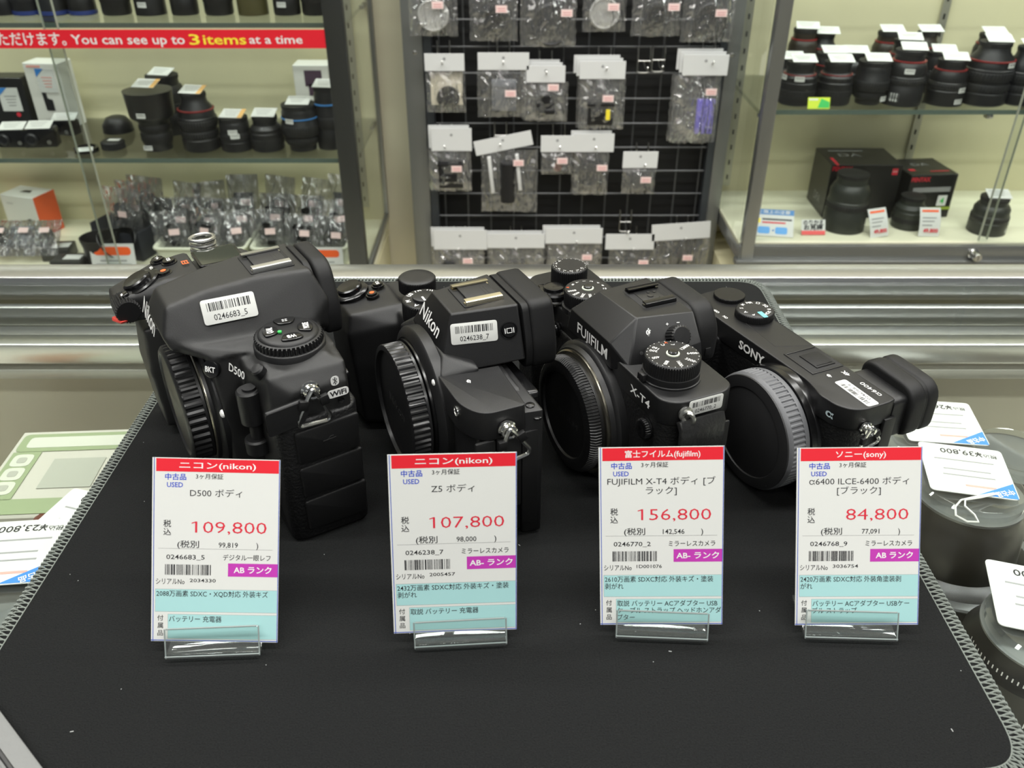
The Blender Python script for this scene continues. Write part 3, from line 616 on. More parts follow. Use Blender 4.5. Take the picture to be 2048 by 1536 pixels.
    b.obj('button_mark', WHITE, bt)
    hot_shoe(root, 97.9, mat('warm_rail', (214, 206, 180), .28, 1.), 21.3, 18)
    # maker name on the slanted front of the hump
    o = Vector((.6, -21.9, 90.4)); n0 = Vector((-15.2, -21.6, 89.5)); n1 = Vector((15.2, -21.4, 87.6))
    T = FM((.2, -22.6, 89.3), (1, .012, -.10), (0, 8.1, 19)) @ TM((0, 0, .55))
    top_text(root, [(T, 'Nikon', 6.6, 22.5, .012)], 'maker_lettering')
    # mount and cap
    c = (0.0, 47.0)
    b = mm(); b.lathe([(36.6, -3), (36.6, 1.8), (36.0, 2.6), (31.8, 4.4), (31.4, 4.2)], 96, 0, LENSF(c[0], c[1], -28.2)); mr = b.obj('lens_mount', METALB, root)
    b = mm(); b.lathe([(31.0, 0), (31.0, 1.6), (29.6, 1.8)], 96, 0, LENSF(c[0], c[1], -32.2)); b.obj('mount_ring', BLACKG, mr)
    b = mm(); b.lathe([(1.5, 0), (1.4, .5), (.7, .9), (.1, 1.0)], 24, 0, LENSF(24.6, c[1]+24.4, -31.2)); b.obj('mount_index', WHITE, mr)
    b = mm(); b.lathe([(29.2, 0), (30.2, .5), (30.2, 1.6), (30.21, 1.6), (30.2, 9.0), (30.0, 9.5), (29.0, 9.8), (27.6, 9.8), (27.0, 8.2), (.01, 8.0)], 96, 0, LENSF(c[0], c[1], -34.2), {3: (60, .8), 4: (60, .8)})
    cap = b.obj('body_cap', mat('cap_gloss', (30, 30, 31), .26), root)
    b = mm(); b.text('Nikon', 5, 0, FR(c[0], -42.3, c[1]), 'c', 22, .0); b.obj('embossed_lettering', mat('emboss_dim', (60, 60, 60), .4), cap)
    # left-hand controls
    knurl_dial(root, 'command_dial', (-58.6, -9.6), 9.8, 76.2, 83.6, 70, BLACK, .35, .5)
    cm = (-35.0, -13.6)
    d = knurl_dial(root, 'mode_dial', cm, 11.6, 72, 82.4, 60, BLACK, .45, .6)
    b = mm(); b.lathe([(6.2, 0), (6.2, 1.4), (5.6, 1.7), (.1, 1.8)], 40, 0, TM((cm[0], cm[1], 82.4))); b.obj('lock_button', BLACK, d)
    b = mm(); b.box((cm[0]+3.4, cm[1]-1.8, 84.25), (4.6, 1.0, .08), 0, ID); b.obj('index_line', WHITE, d)
    dial_text(d, cm, 82.48, 8.7, [('M', -92), ('U3', -140), ('U2', -178), ('U1', 145), ('S', -20), ('A', -50)], 2.2, bold=.03); 
    b = mm(); b.text('AUTO', 2.0, 0, TM((cm[0]+8.7*math.cos(1.75), cm[1]+8.7*math.sin(1.75), 82.48), rz=.2), 'c', 5.0, .05); b.obj('auto_mark', GREENP, d)
    b = mm(); b.lathe([(9.6, 0), (9.6, 1.6), (8.6, 2.4), (6.8, 2.6), (6.6, 4.6), (5.8, 5.1), (.1, 4.6)], 44, 0, TM((-79, -40, 70.8), rx=.28)); b.box((-6, -7.5, 2.0), (5, 4, 1.6), 0, TM((-79, -40, 70.8), rx=.28), r=.6); sb = b.obj('shutter_button', BLACKG, root)
    for p, m, nm in (((-68.0, -31.6, 72.6), ORANGE, 'record_button'), ((-76.5, -26.0, 73.4), None, 'iso_button')):
        b = mm(); T = TM(p, rx=.12); b.lathe([(3.6, 0), (3.4, .9), (2.7, 1.0), (2.5, 2.0), (.1, 2.1)], 28, 0, T); o2 = b.obj(nm, BLACKG, root)
        b = mm()
        if m: b.prism(circ(1.3, 16), 2.1, 2.2, 0, 0, T); b.obj('record_dot', m, o2)
        else: b.text('ISO', 1.7, 0, T @ TM((0, 0, 2.15), rz=math.pi), 'c', 3.4, .02); b.obj('button_mark', WHITE, o2)
    ring_lug(root, (-88, -8, 66), side=(-1, 0, 0), fwd=(0, -1, 0), s=.8, drop=9)
    ring_lug(root, (61.8, -12.5, 64.8), s=1.0, drop=14, tilt=.18)
    b = mm(); b.text('ϕ', 2.6, 0, FM((34.4, -18.5, 74.26), (.3, -1, 0), (1, .3, 0)), 'c', None, .02); b.obj('plane_mark', WHITE, root)
    return root
build_hump_camera()
# ---------------------------------------------------------------- large reflex camera (left)
def build_reflex_camera():
    root = thing('reflex_camera', 'large black reflex camera with a round four-button dial, leftmost on the mat', 'camera', (-.1137, .3665, 0), math.radians(-59), 'used camera bodies on the mat')
    b = mm()
    # main block, grip, mirror box, right flank, prism
    b.hull([(-84, -18, 2), (-84, 10, 2), (64, -24, 2), (66, 12, 2), (-84, -20, 84), (-84, 8, 86), (58, -22, 84), (64, -14, 78), (66, 10, 78), (60, 12, 86), (40, -27, 84), (64, -24, 60), (-60, 12, 90), (40, 13, 88)])
    b.hull([(-84, -20, 2), (-82, -54, 6), (-52, -54, 6), (-46, -24, 2), (-83, -56, 40), (-54, -56, 40), (-82, -54, 62), (-55, -54, 64), (-46, -24, 70)])
    b.hull([(-84, -58, 66), (-56, -60, 69), (-82, -64, 70), (-57, -64.5, 74), (-80, -63, 80), (-57, -63, 82), (-84, -38, 88), (-54, -38, 89), (-84, -20, 90), (-50, -20, 90), (-48, -30, 72), (-46, -24, 84)])
    b.hull([(-36, -24, 4), (35, -24, 4), (-34, -37, 10), (33, -37, 10), (-36, -38, 60), (35, -37.5, 60), (-30, -39, 84), (30, -38.5, 84), (34, -20, 86), (-36, -20, 86)])
    b.hull([(18, -50, 86.5), (-24, -50, 88), (31, -37, 85), (36, -20, 87), (-34, -20, 87), (26, -37, 82), (-26, -40, 82), (34, 12, 88), (-34, 12, 88), (20, -49, 91), (-24, -49, 91)])
    b.hull([(-22, -51.5, 87.5), (20, -51.5, 87.5), (-19, -53.5, 93.5), (17.5, -53.5, 93.5), (-12, -49, 105), (11.5, -49, 105), (12.5, -30, 109.3), (-12.5, -30, 109.3), (14.5, -8, 111.3), (-14.5, -8, 111.3), (18, 15, 111), (-18, 15, 111), (24, -35, 90), (29, 10, 90), (-29, 10, 90), (-24, -35, 90), (24, 20, 98), (-24, 20, 98), (22, 22, 80), (-22, 22, 80)])
    b.hull([(36, -28, 80), (58, -22, 84.5), (36, 10, 88), (62, 10, 84), (54, 6, 88.5), (40, -18, 88.5), (32, -20, 87)])
    b.blend('body', mat('reflex_paint', (23, 23, 23), .46, bump=.14, scale=3600), root, .9, 18)
    b = mm(); b.prism(rpoly([(-66, -24), (65, -24), (67.4, -18), (67.4, 10), (62, 14.5), (-80, 14.5), (-84, 8)], [2, 4, 3, 4, 3, 4, 4], 4), 1, 66, 1.4, 0, ID, 3); b.obj('grip_covering', LEATHER, root)
    b = mm(); b.prism(rrect(104, 62, 3, 4, -8, 38), 0, 6, 1.2, 0, FM((0, 19, 0), (1, 0, 0), (0, 0, 1))); b.obj('rear_screen', BLACKG, root)
    # eyepiece
    ec = rpoly([(-24, 78), (24, 78), (25, 92), (16, 112.4), (-16, 112.4), (-25, 92)], [4, 5, 8, 8, 8, 8], 6); F = lambda y: FM((0, y, 0), (1, 0, 0), (0, 0, 1))
    b = mm(); b.prism(ec, 0, 8.5, 2.2, 0, F(25.5), 3); b.prism(inset(ec, .4), 0, 3.0, .5, 0, F(16.4)); b.obj('eyepiece', RUB, root, sharp=45)
    hot_shoe(root, 111.4, STEEL, 21.3, 18.0)
    sticker(root, FM((18.9, -24.0, 103.2), (.10, 1, .04), (-.56, 0, 1)) @ TM((0, -1.6, 1.0)) @ Matrix.Rotation(-.03, 4, 'Z'), 23.0, 11.0, '0246683_5', 14)
    # nameplate
    top_text(root, [(FM((-1.0, -54.0, 97.0), (1, -.015, -.06), (0, .30, 1)) @ TM((0, 0, .75)), 'Nikon', 8.0, 25, .012)], 'maker_lettering')
    # four-button dial
    c = (39.6, -5.2)
    b = mm(); b.lathe([(15.6, 0), (15.6, 5), (15.2, 5.4), (14.4, 5.6)], 72, 0, TM((c[0], c[1], 84.5))); b.lathe([(14.2, 5.4), (14.9, 5.8), (14.9, 8.6), (14.2, 9.1), (13.2, 9.3), (12.8, 10.2), (11.6, 10.7), (.1, 10.9)], 72, 0, TM((c[0], c[1], 84.5)), {1: (48, 1.0), 2: (48, 1.0)})
    d = b.obj('release_mode_dial', BLACK, root, sharp=45)
    for (x, y), s, w in (((38.0, -12.6), 'QUAL', 5.2), ((47.3, -6.0), 'WB', 4.0), ((41.2, 2.2), 'MODE', 5.4), ((31.6, -4.0), '::', 2.4)):
        a = math.atan2(y-c[1], x-c[0]); T = TM((x, y, 95.0), rz=a-math.pi/2)
        b = mm(); b.prism(rpoly([(-5.4, 2.2), (-3.0, -3.4), (3.0, -3.4), (5.4, 2.2), (0, 3.6)], [2.2, 2, 2, 2.2, 5], 4), 0, 1.1, .5, 0, T); k = b.obj('function_button', BLACKG, d)
        b = mm(); b.text(s, 2.5, 0, T @ TM((0, .2, 1.14)) @ Matrix.Rotation(0 if s in ('QUAL',) else (math.pi if s == 'MODE' else 0), 4, 'Z'), 'c', w, .03); b.obj('button_mark', WHITE, k)
    b = mm(); b.prism(circ(.9, 14, 41.0, -9.2), 95.6, 96.3); b.obj('green_dot', GREENP, d)
    # shutter end
    T = TM((-66.5, -49, 84.5), rx=.42, ry=-.06)
    b = mm(); b.lathe([(11.5, -1), (11.5, .8), (10.6, 1.5), (7.6, 1.6), (7.4, 3.2), (6.4, 3.9), (.1, 3.4)], 48, 0, T); b.box((7, -9.5, 1.8), (5, 6, 2.6), 0, T, r=.8); s = b.obj('shutter_button', BLACKG, root)
    b = mm(); b.box((7, -9.6, 3.15), (2.6, 1.0, .1), 0, T); b.text('OFF', 1.5, 0, T @ TM((-5, 9.4, 1.7), rz=math.pi), 'c', 4, .02); b.obj('power_mark', WHITE, s)
    for p, m, nm in (((-63.0, -36.6, 88.3), ORANGE, 'record_button'), ((-74.5, -31.5, 88.9), None, 'iso_button'), ((-80.5, -36.0, 88.4), None, 'exposure_button')):
        b = mm(); T = TM(p, rx=.12); b.lathe([(4.2, 0), (4.0, .8), (3.2, .9), (3.0, 2.0), (.1, 2.2)], 28, 0, T); o2 = b.obj(nm, BLACKG, root)
        b = mm()
        if m: b.prism(circ(1.4, 16), 2.2, 2.3, 0, 0, T); b.obj('record_dot', m, o2)
        else: b.text('ISO' if nm[0] == 'i' else '+/-', 1.8, 0, T @ TM((0, 0, 2.25), rz=math.pi), 'c', 3.6, .02); b.obj('button_mark', WHITE, o2)
    b = mm(); T = FM((-56.5, -62.6, 77.0), (1, 0, 0), (0, -.5, 1)); b.lathe([(5.4, -7), (6.2, -6.4), (6.2, 6.4), (5.4, 7)], 40, 0, FM((-58, -58.6, 77.6), (0, 1, 0), (0, 0, 1)), {1: (26, .9), 2: (26, .9)}); b.obj('command_wheel', RUB, root)
    b = mm(); b.hull([(-64, -65.8, 71.6), (-49, -63.6, 74.4), (-63, -66.6, 69.6), (-51, -63.6, 72.2), (-63, -61, 71.5), (-50, -60, 74), (-62, -62, 69.5), (-52, -60, 72)]); b.blend('red_accent', mat('red_accent', (205, 60, 50), .45), root, .5, 5, label='red accent strip under the front wheel')
    b = mm(); b.text('日', 2.6, 0, TM((-67, -25.0, 90.8), rz=math.pi), 'c', 4.6, .03); b.obj('format_mark', ORANGE, root)
    lp = rpoly([(-80.5, -19.5), (-58, -19.5), (-58, 4.0), (-80.5, 4.0)], 2.2, 4)
    b = mm(); b.prism(lp, 88, 90.4, .4); lc = b.obj('display_frame', BLACKG, root)
    b = mm(); b.prism(inset(lp, 1.4), 90.4, 90.5); b.obj('display_window', mat('lcd_glass', (44, 48, 44), .05), lc)
    b = mm(); b.lathe([(4, -4), (4, 2), (2.4, 3), (2.4, 6)], 24, 0, TM((-86.5, -9, 86), ry=-.5))
    for k in range(3): b.tube([(-91+6.6*math.cos(a), -10+6.2*math.sin(a), 86.5+2.9*k+.5*math.cos(a)) for a in [i*math.pi/12 for i in range(24)]], 1.2, 8, closed=True)
    b.obj('strap_lug', STEEL, root)
    # front
    cm = (0.0, 50.0)
    b = mm(); b.lathe([(34.5, -2), (34.5, 1.6), (33.6, 2.4), (30.4, 3.2), (30.2, 4.6), (28.6, 4.8)], 96, 0, LENSF(cm[0], cm[1], -37.5)); mr = b.obj('lens_mount', METALB, root)
    b = mm(); b.lathe([(30.0, 0), (30.0, .9), (29.4, 1.4), (28, 1.4)], 96, 0, LENSF(cm[0], cm[1], -41.6)); b.obj('mount_ring', mat('warm_steel', (170, 165, 150), .25, 1.), mr)
    b = mm(); b.lathe([(27.6, 0), (28.6, .6), (28.6, 1.8), (28.61, 1.8), (28.4, 8.6), (28.0, 9.4), (26.8, 10.4), (25.0, 10.6), (24.2, 9.6), (.01, 9.4)], 96, 0, LENSF(cm[0], cm[1], -42.8), {3: (44, .9), 4: (44, .9)})
    cap = b.obj('body_cap', CAPM, root)
    b = mm(); b.text('Nikon', 5, 0, FR(cm[0], -52.4, cm[1]), 'c', 24, .0); b.obj('embossed_lettering', mat('emboss_dim', (60, 60, 60), .4), cap)
    b = mm(); b.lathe([(1.9, 0), (1.8, .8), (1.0, 1.4), (.1, 1.5)], 24, 0, FR(37.4, -38.6, 61.5)); b.obj('mount_index', WHITE, root)
    Tb = FM((30.0, -38.2, 80.6), (.75, .65, 0), (-.2, .25, 1)); b = mm(); b.lathe([(4.0, -1), (4.0, .9), (3.4, 1.2), (.1, 1.3)], 32, 0, Tb); k = b.obj('bracket_button', BLACKG, root)
    b = mm(); b.text('BKT', 2.4, 0, Tb @ TM((0, 0, 1.36)), 'c', 5.0, .03); b.obj('button_mark', WHITE, k)
    top_text(root, [(FM((42.5, -29.6, 83.4), (1, .30, 0), (0, .25, 1)) @ TM((0, 0, .9)), 'D500', 3.6, 12.0, .012)], 'model_lettering')
    b = mm(); b.lathe([(2.9, -2), (2.9, 2.6), (2.3, 3.4), (.1, 3.6)], 28, 0, FM((51.5, -22.6, 85.0), (1, .3, 0), (0, 1, .55))); b.obj('preview_button', BLACK, root)
    b = mm()
    for z0, z1, R in ((60, 77, 5.2), (44, 52, 5.4)): b.lathe([(R-.8, z0), (R, z0+.8), (R, z1-.8), (R-.8, z1)], 28, 0, TM((48.5, -28.6, 0)))
    b.lathe([(3.0, 44), (3.0, 78)], 20, 0, TM((48.5, -28.0, 0))); b.obj('terminal_hinge', BLACK, root)
    b = mm(); b.prism(rpoly([(-27, 74), (-11, 75.5), (-9, 72), (-12, 66), (-27, 64)], [1, 1, 1, 2, 1]), 0, 3.2, .6, 0, FM((65.6, 0, 0), (0, 1, 0), (0, 0, 1))); b.prism(rpoly([(-25, 71.4), (-13, 72.4), (-14, 67.6), (-25, 66.4)], .6), 3.1, 3.4, .1, 0, FM((65.6, 0, 0), (0, 1, 0), (0, 0, 1))); b.obj('terminal_cap', BLACK, root)
    S = FM((66.6, 0, 0), (0, 1, 0), (0, 0, 1))
    for z0, z1 in ((44.5, 62.5), (26, 43.5), (7, 25)):
        b = mm(); b.prism(rpoly([(-17, z0), (11.5, z0), (12.5, z1), (-17, z1-1.5)], 1.4), 0, 2.2, .8, 0, S); b.obj('port_cover', RUB, root)
    b = mm(); b.tube([(-5, 53.4), (1, 53.4)] and [(-5, 53.4, 2.25), (1, 53.8, 2.25)], .2, 5, 0, S); b.tube([(-3, 53.5, 2.25), (-1.4, 55, 2.25), (0, 55, 2.25)], .2, 5, 0, S); b.obj('port_symbol', mat('emboss_grey', (38, 38, 38), .35), root)
    ring_lug(root, (64.8, -6.5, 78.5), s=1.0, drop=14, tilt=-.05)
    L = FM((66.9, 0, 0), (0, 1, 0), (0, 0, 1))
    b = mm(); b.prism(rrect(3.6, 4.6, 1.8, 6, 4.2, 80.6), 0, .1, 0, 0, L); b.prism(rrect(9.6, 4.0, 1.8, 6, 5.0, 74.4), 0, .1, 0, 0, L); wb = b.obj('wireless_badge', WHITE, root)
    b = mm(); b.text('WiFi', 2.4, 0, L @ TM((5.0, 74.4, .14)), 'c', 7.6, .03)
    for q in ([(3.3, 79.4), (5.1, 81.4), (4.2, 82.4), (4.2, 78.8), (5.1, 79.8), (3.3, 81.8)],): b.tube([(x, y, .14) for x, y in q], .16, 4, 0, L)
    b.obj('badge_mark', INK, wb)
    b = mm(); b.lathe([(1.5, 0), (1.5, .4), (1.0, .2), (.1, -.2)], 18, 0, L @ TM((6, 70, -.3))); b.obj('side_screw', BLACKG, root)
    return root
build_reflex_camera()
# ================================================================ wall unit behind the counter
YF, YB = 1.565, 1.858          # front and back of the two glass cabinets
FRAME = mat('satin_frame', (150, 152, 150), .34, .85); FRAMED = mat('dark_frame', (92, 95, 96), .30, .9)
CREAMB = mat('cabinet_cream', (214, 208, 172), .5, var=.05, scale=6)
def shelf_standard(name, root, x, z0, z1, y=YB-.004, face=(0, -1, 0)):
    b = MB(); b.box((x, y, (z0+z1)/2), (.016, .006, z1-z0))
    h = mb_holes = MB()
    z = z0+.02
    while z < z1-.02: h.box((x, y-.0032, z), (.0035, .0012, .010)); z += .033
    o = b.obj(name, mat('standard_steel', (186, 184, 168), .4, .7), root); h.obj('slot', DARK, o); return o
def cabinet(name, label, x0, x1, zdeck, shelves, zb, zt, posts, pane_edges, lam):
    root = thing(name, label, 'cabinet')
    b = MB(); b.box(((x0+x1)/2, YB+.006, (zb+zt)/2), (x1-x0, .012, zt-zb)); b.obj('back_panel', CREAMB, root)
    b = MB(); b.box(((x0+x1)/2, (YF+YB)/2, zdeck-.008), (x1-x0, YB-YF, .016)); b.obj('bottom_deck', CREAM2, root)
    b = MB(); b.box(((x0+x1)/2, (YF+YB)/2, -.70), (x1-x0, YB-YF-.01, .44)); b.obj('plinth', CREAMB, root)
    b = MB(); b.box(((x0+x1)/2, (YF+YB)/2, zt), (x1-x0, YB-YF, .03)); b.obj('top_panel', CREAMB, root)
    for z in shelves:
        b = MB(); b.box(((x0+x1)/2, (YF+.012+YB)/2, z-.004), (x1-x0-.01, YB-YF-.016, .008)); s = b.obj('glass_shelf', GLASS, root)
        b = MB(); b.box(((x0+x1)/2, YF+.0115, z-.004), (x1-x0-.01, .0012, .008)); b.obj('shelf_edge', GLASSE, s)
        for x in (x0+.012, x1-.012, .866 if x1 > .866 > x0 else x0+.012):
            b = MB(); b.box((x, YF+.018, z-.012), (.012, .016, .008), r=.002); b.box((x, YB-.02, z-.012), (.010, .04, .008), r=.002); b.obj('shelf_clip', CHROME, s)
    for px_, w, m in posts:
        b = MB(); b.box((px_, YF-.004, (zb+zt)/2), (w, .024, zt-zb), r=.002); b.obj('corner_post', m, root)
    b = MB(); b.box(((x0+x1)/2, YF-.002, zdeck-.018), (x1-x0, .020, .030), r=.002); b.box(((x0+x1)/2, YF-.010, zdeck-.036), (x1-x0+.01, .028, .012), r=.002); b.obj('bottom_rail', FRAME, root)
    for (a, c, y) in pane_edges:
        b = MB(); b.box(((a+c)/2, y, (zdeck+zt)/2+.002), (c-a, .005, zt-zdeck)); g = b.obj('glass_door', GLASS, root)
        for x in (a, c):
            b = MB(); b.box((x, y, (zdeck+zt)/2), (.0012, .0052, zt-zdeck-.01)); b.obj('pane_edge', PANEE, g)
    return root
ZT = .62
lc = cabinet('display_cabinet', 'glass cabinet of used lenses and accessories left of the black grid panel', -1.32, -.283, -.452, [-.2225, .0135, .25], -.49, ZT, [(-.301, .034, FRAMED)], [(-1.30, -.772, YF-.004), (-.800, -.32, YF+.004)], 0)
b = MB(); b.box((-.2845, (YF+YB)/2, (ZT-.43)/2), (.004, YB-YF, ZT+.43)); b.obj('side_glass', GLASS, lc)
b = MB(); b.box((-.284, YB-.004, .08), (.010, .014, 1.04), r=.002); b.box((-.284, (YF+YB)/2, -.44), (.010, YB-YF, .014), r=.002); b.obj('side_frame', FRAME, lc)
rc = cabinet('display_cabinet', 'glass cabinet of used lenses right of the black grid panel', .4415, 1.36, -.384, [-.1335, .115, .34], -.425, ZT, [(.4575, .024, FRAME)], [(.47, .925, YF+.004), (.905, 1.35, YF-.004)], 0)
b = MB(); b.box((.4435, (YF+YB)/2, (ZT-.39)/2), (.004, YB-YF, ZT+.39)); b.obj('side_glass', GLASS, rc)
b = MB(); b.box((.447, (YF+YB)/2, -.405), (.012, YB-YF, .030), r=.002); b.box((.447, YB-.006, .08), (.012, .014, 1.0), r=.002); b.obj('side_frame', FRAME, rc)
shelf_standard('shelf_standard', rc, .866, -.37, .6); shelf_standard('shelf_standard', rc, .475, -.37, .6); shelf_standard('shelf_standard', lc, -.33, -.42, .6)
b = MB(); T = FM((.897, YF-.010, -.402), (1, 0, 0), (0, 0, 1)); b.lathe([(.010, 0), (.010, .006), (.0085, .007), (.0085, .024), (.007, .027), (.0001, .027)], 28, 0, T); b.box((0, 0, .028), (.001, .009, .001), 0, T); b.obj('door_lock', CHROME, rc)
# banner strip on the upper shelf edge of the left cabinet
bn = tag(bpy.data.objects.new('banner_strip', None), 'red strip banner with white and yellow English lettering on the left cabinet', 'banner'); COL.objects.link(bn); bn.location = (-.31, YF-.014, -.008)
BX = -.95
b = MB(); b.box((BX/2, 0, 0), (-BX, .0012, .030)); b.obj('banner_sheet', REDP, bn)
T = FM((0, -.0008, 0), (1, 0, 0), (0, 0, 1)); b = MB()
xr = lambda px: on_y(px, 72, YF-.014).x+.31
def seg(s, x0, x1, h, mi): b.text(s, h, mi, T @ TM((xr(x0), -.0005, 0)), 'l', xr(x1)-xr(x0), .012)
seg('You can see up to', 141, 368, .0150, 0); seg('at a time', 497, 604, .0135, 0); seg('3', 377, 398, .0165, 1); seg('items', 405, 491, .0155, 1); seg('いただけます。', -32, 130, .0165, 0)
b.obj('banner_lettering', [WHITE, YELP], bn)
# ---------------------------------------------------------------- grid panel
YG = 1.755
gp = thing('grid_panel', 'black wire grid panel in a grey metal frame between the cabinets', 'display panel')
b = MB()
for x in (-.191, .4265): b = MB(); b.box((x, YG, .0), (.038 if x < 0 else .026, .030, 1.16), r=.002); b.obj('frame_post', ALUD, gp)
b = MB(); b.box((-.163, YG, 0), (.016, .024, 1.14)); b.box((.407, YG, 0), (.014, .024, 1.14)); b.obj('inner_frame', mat('blue_grey_frame', (70, 74, 78), .45, .5), gp)
b = MB(); b.box((.12, YG+.035, 0), (.60, .006, 1.14)); b.obj('backing_board', mat('black_board', (12, 12, 12), .7), gp)
wv = MB(); wh = MB(); WIRE = mat('grey_wire', (88, 89, 90), .4, .5)
for i in range(12): x = -.142+.0485*i; wv.tube([(x, YG+.004, -.58), (x, YG+.004, .58)], .0019, 6)
for i in range(24): z = -.059-.049*i+.049*12; wh.tube([(-.158, YG-.001, z), (.402, YG-.001, z)], .0019, 6) if z > -.57 else None
wv.obj('grid_wire', WIRE, gp); wh.obj('grid_wire', WIRE, gp)
for x, y in ((-.187, 105), (.424, 110)):
    z = on_y(1024, y, YG-.015).z
    b = MB(); b.lathe([(.004, 0), (.004, .001), (.001, .002)], 14, 0, FM((x, YG-.0145, z), (1, 0, 0), (0, 0, 1))); b.obj('screw', STEEL, gp)
# ---------------------------------------------------------------- hooks and hanging packets
HOOKS = 'wire hooks on the grid panel'
def wire_hook(px, py, lab):
    """U-shaped back clip on the grid, one prong towards the aisle"""
    y = YG-.006; p = on_y(px, py, y)
    t = thing('wire_hook', lab, 'hook', p, 0, HOOKS)
    b = MB(); b.tube([(-.012, 0, .034), (-.012, -.002, .020), (-.012, -.002, -.012), (-.006, -.002, -.014), (.006, -.002, -.014), (.012, -.002, -.012), (.012, -.002, .020), (.012, 0, .034)], .0013, 6); b.tube([(-.012, -.002, .008), (.012, -.002, .008)], .0011, 6); b.obj('clip', STEEL, t)
    b = MB(); b.tube([(0, -.002, .006), (0, -.02, .000), (0, -.054, .002), (0, -.060, .008)], .0014, 6); b.obj('prong', STEEL, t)
    return t
YP = 1.705
def film_bag(w, h, seed, puff=.010, nx=15, ny=17, sharp=1.0):
    """crumpled clear film pouch: front and back skins, origin at top centre hanging down"""
    r = random.Random(seed); b = MB()
    ph = [(r.uniform(20, 70)/w*.06, r.uniform(-70, 70)/w*.06, r.uniform(0, 6.3), r.uniform(.3, 1)) for _ in range(5)]
    for s in (-1, 1):
        V = []
        for j in range(ny):
            for i in range(nx):
                u = i/(nx-1); v = j/(ny-1); x = (u-.5)*w; z = -v*h
                e = math.sin(math.pi*u)**.6*min(1, v*3)*min(1, (1-v)*4+.1)
                n = sum(a*math.sin(k1*x*60+k2*z*60+p) for k1, k2, p, a in ph)/3
                edge = (abs(u-.5)*2)**4
                V.append((x+r.uniform(-1, 1)*w*.012*edge, s*(puff*e*(1+.35*n)+r.uniform(0, .0022)*sharp*e+.0004), z+(r.uniform(-1, 1)*h*.015 if j == ny-1 else 0)))
        F = [(j*nx+i, j*nx+i+1, (j+1)*nx+i+1, (j+1)*nx+i) for j in range(ny-1) for i in range(nx-1)]
        if s > 0: F = [f[::-1] for f in F]
        b.add(V, [f[::-1] for f in F])
    return b
DKP = mat('dark_part', (24, 24, 26), .4); GREYB = mat('grey_box', (110, 112, 116), .5)
def item(kind, w, h, b):
    """content of a pouch, centred at 0, facing -y"""
    R = FM((0, 0, 0), (1, 0, 0), (0, 0, 1)); r = min(w, h)
    if kind == 'ring': b.lathe([(r*.5, -.003), (r*.5, .003), (r*.46, .004), (r*.36, .004), (r*.34, .002), (r*.34, -.003)], 40, 0, R)
    elif kind == 'cap': b.lathe([(r*.5, -.003), (r*.5, .003), (r*.45, .005), (r*.40, .003), (.0005, .003)], 40, 0, R, {0: (60, r*.015), 1: (60, r*.015)})
    elif kind == 'box': b.box((0, 0, 0), (w, .014, h), r=.0015); b.box((0, -.0075, h*.3), (w*.9, .001, h*.05))
    elif kind == 'block': b.box((0, 0, 0), (w, .016, h), r=.002); b.box((0, -.008, h*.36), (w*1.06, .004, h*.12), r=.001); b.box((0, -.009, -h*.1), (w*.5, .003, h*.3), r=.001)
    elif kind == 'plate': b.prism(rrect(w, h, .003), -.002, .002, .0006, 0, R); b.prism(rrect(w*.8, h*.8, .002), .002, .0026, 0, 0, R)
    elif kind == 'disc': b.lathe([(r*.5, -.0015), (r*.5, .0015), (r*.47, .002), (.0005, .002)], 40, 0, R)
    elif kind == 'stick':
        for k in (-1, 0, 1): b.box((k*w*.33, 0, -h*.18), (w*.30, .008, h*.62), r=.002)
    elif kind == 'roll': b.lathe([(w*.5, -h*.5), (w*.5, h*.5), (w*.42, h*.52), (.0005, h*.5)], 28, 0, ID)
    elif kind == 'lump':
        b.box((0, 0, -h*.1), (w, .018, h*.6), r=.005); b.lathe([(w*.3, 0), (w*.3, h*.35), (w*.22, h*.4)], 20, 0, TM((0, 0, h*.1))); b.box((w*.2, -.006, -h*.3), (w*.5, .012, h*.25), r=.003)
    return b
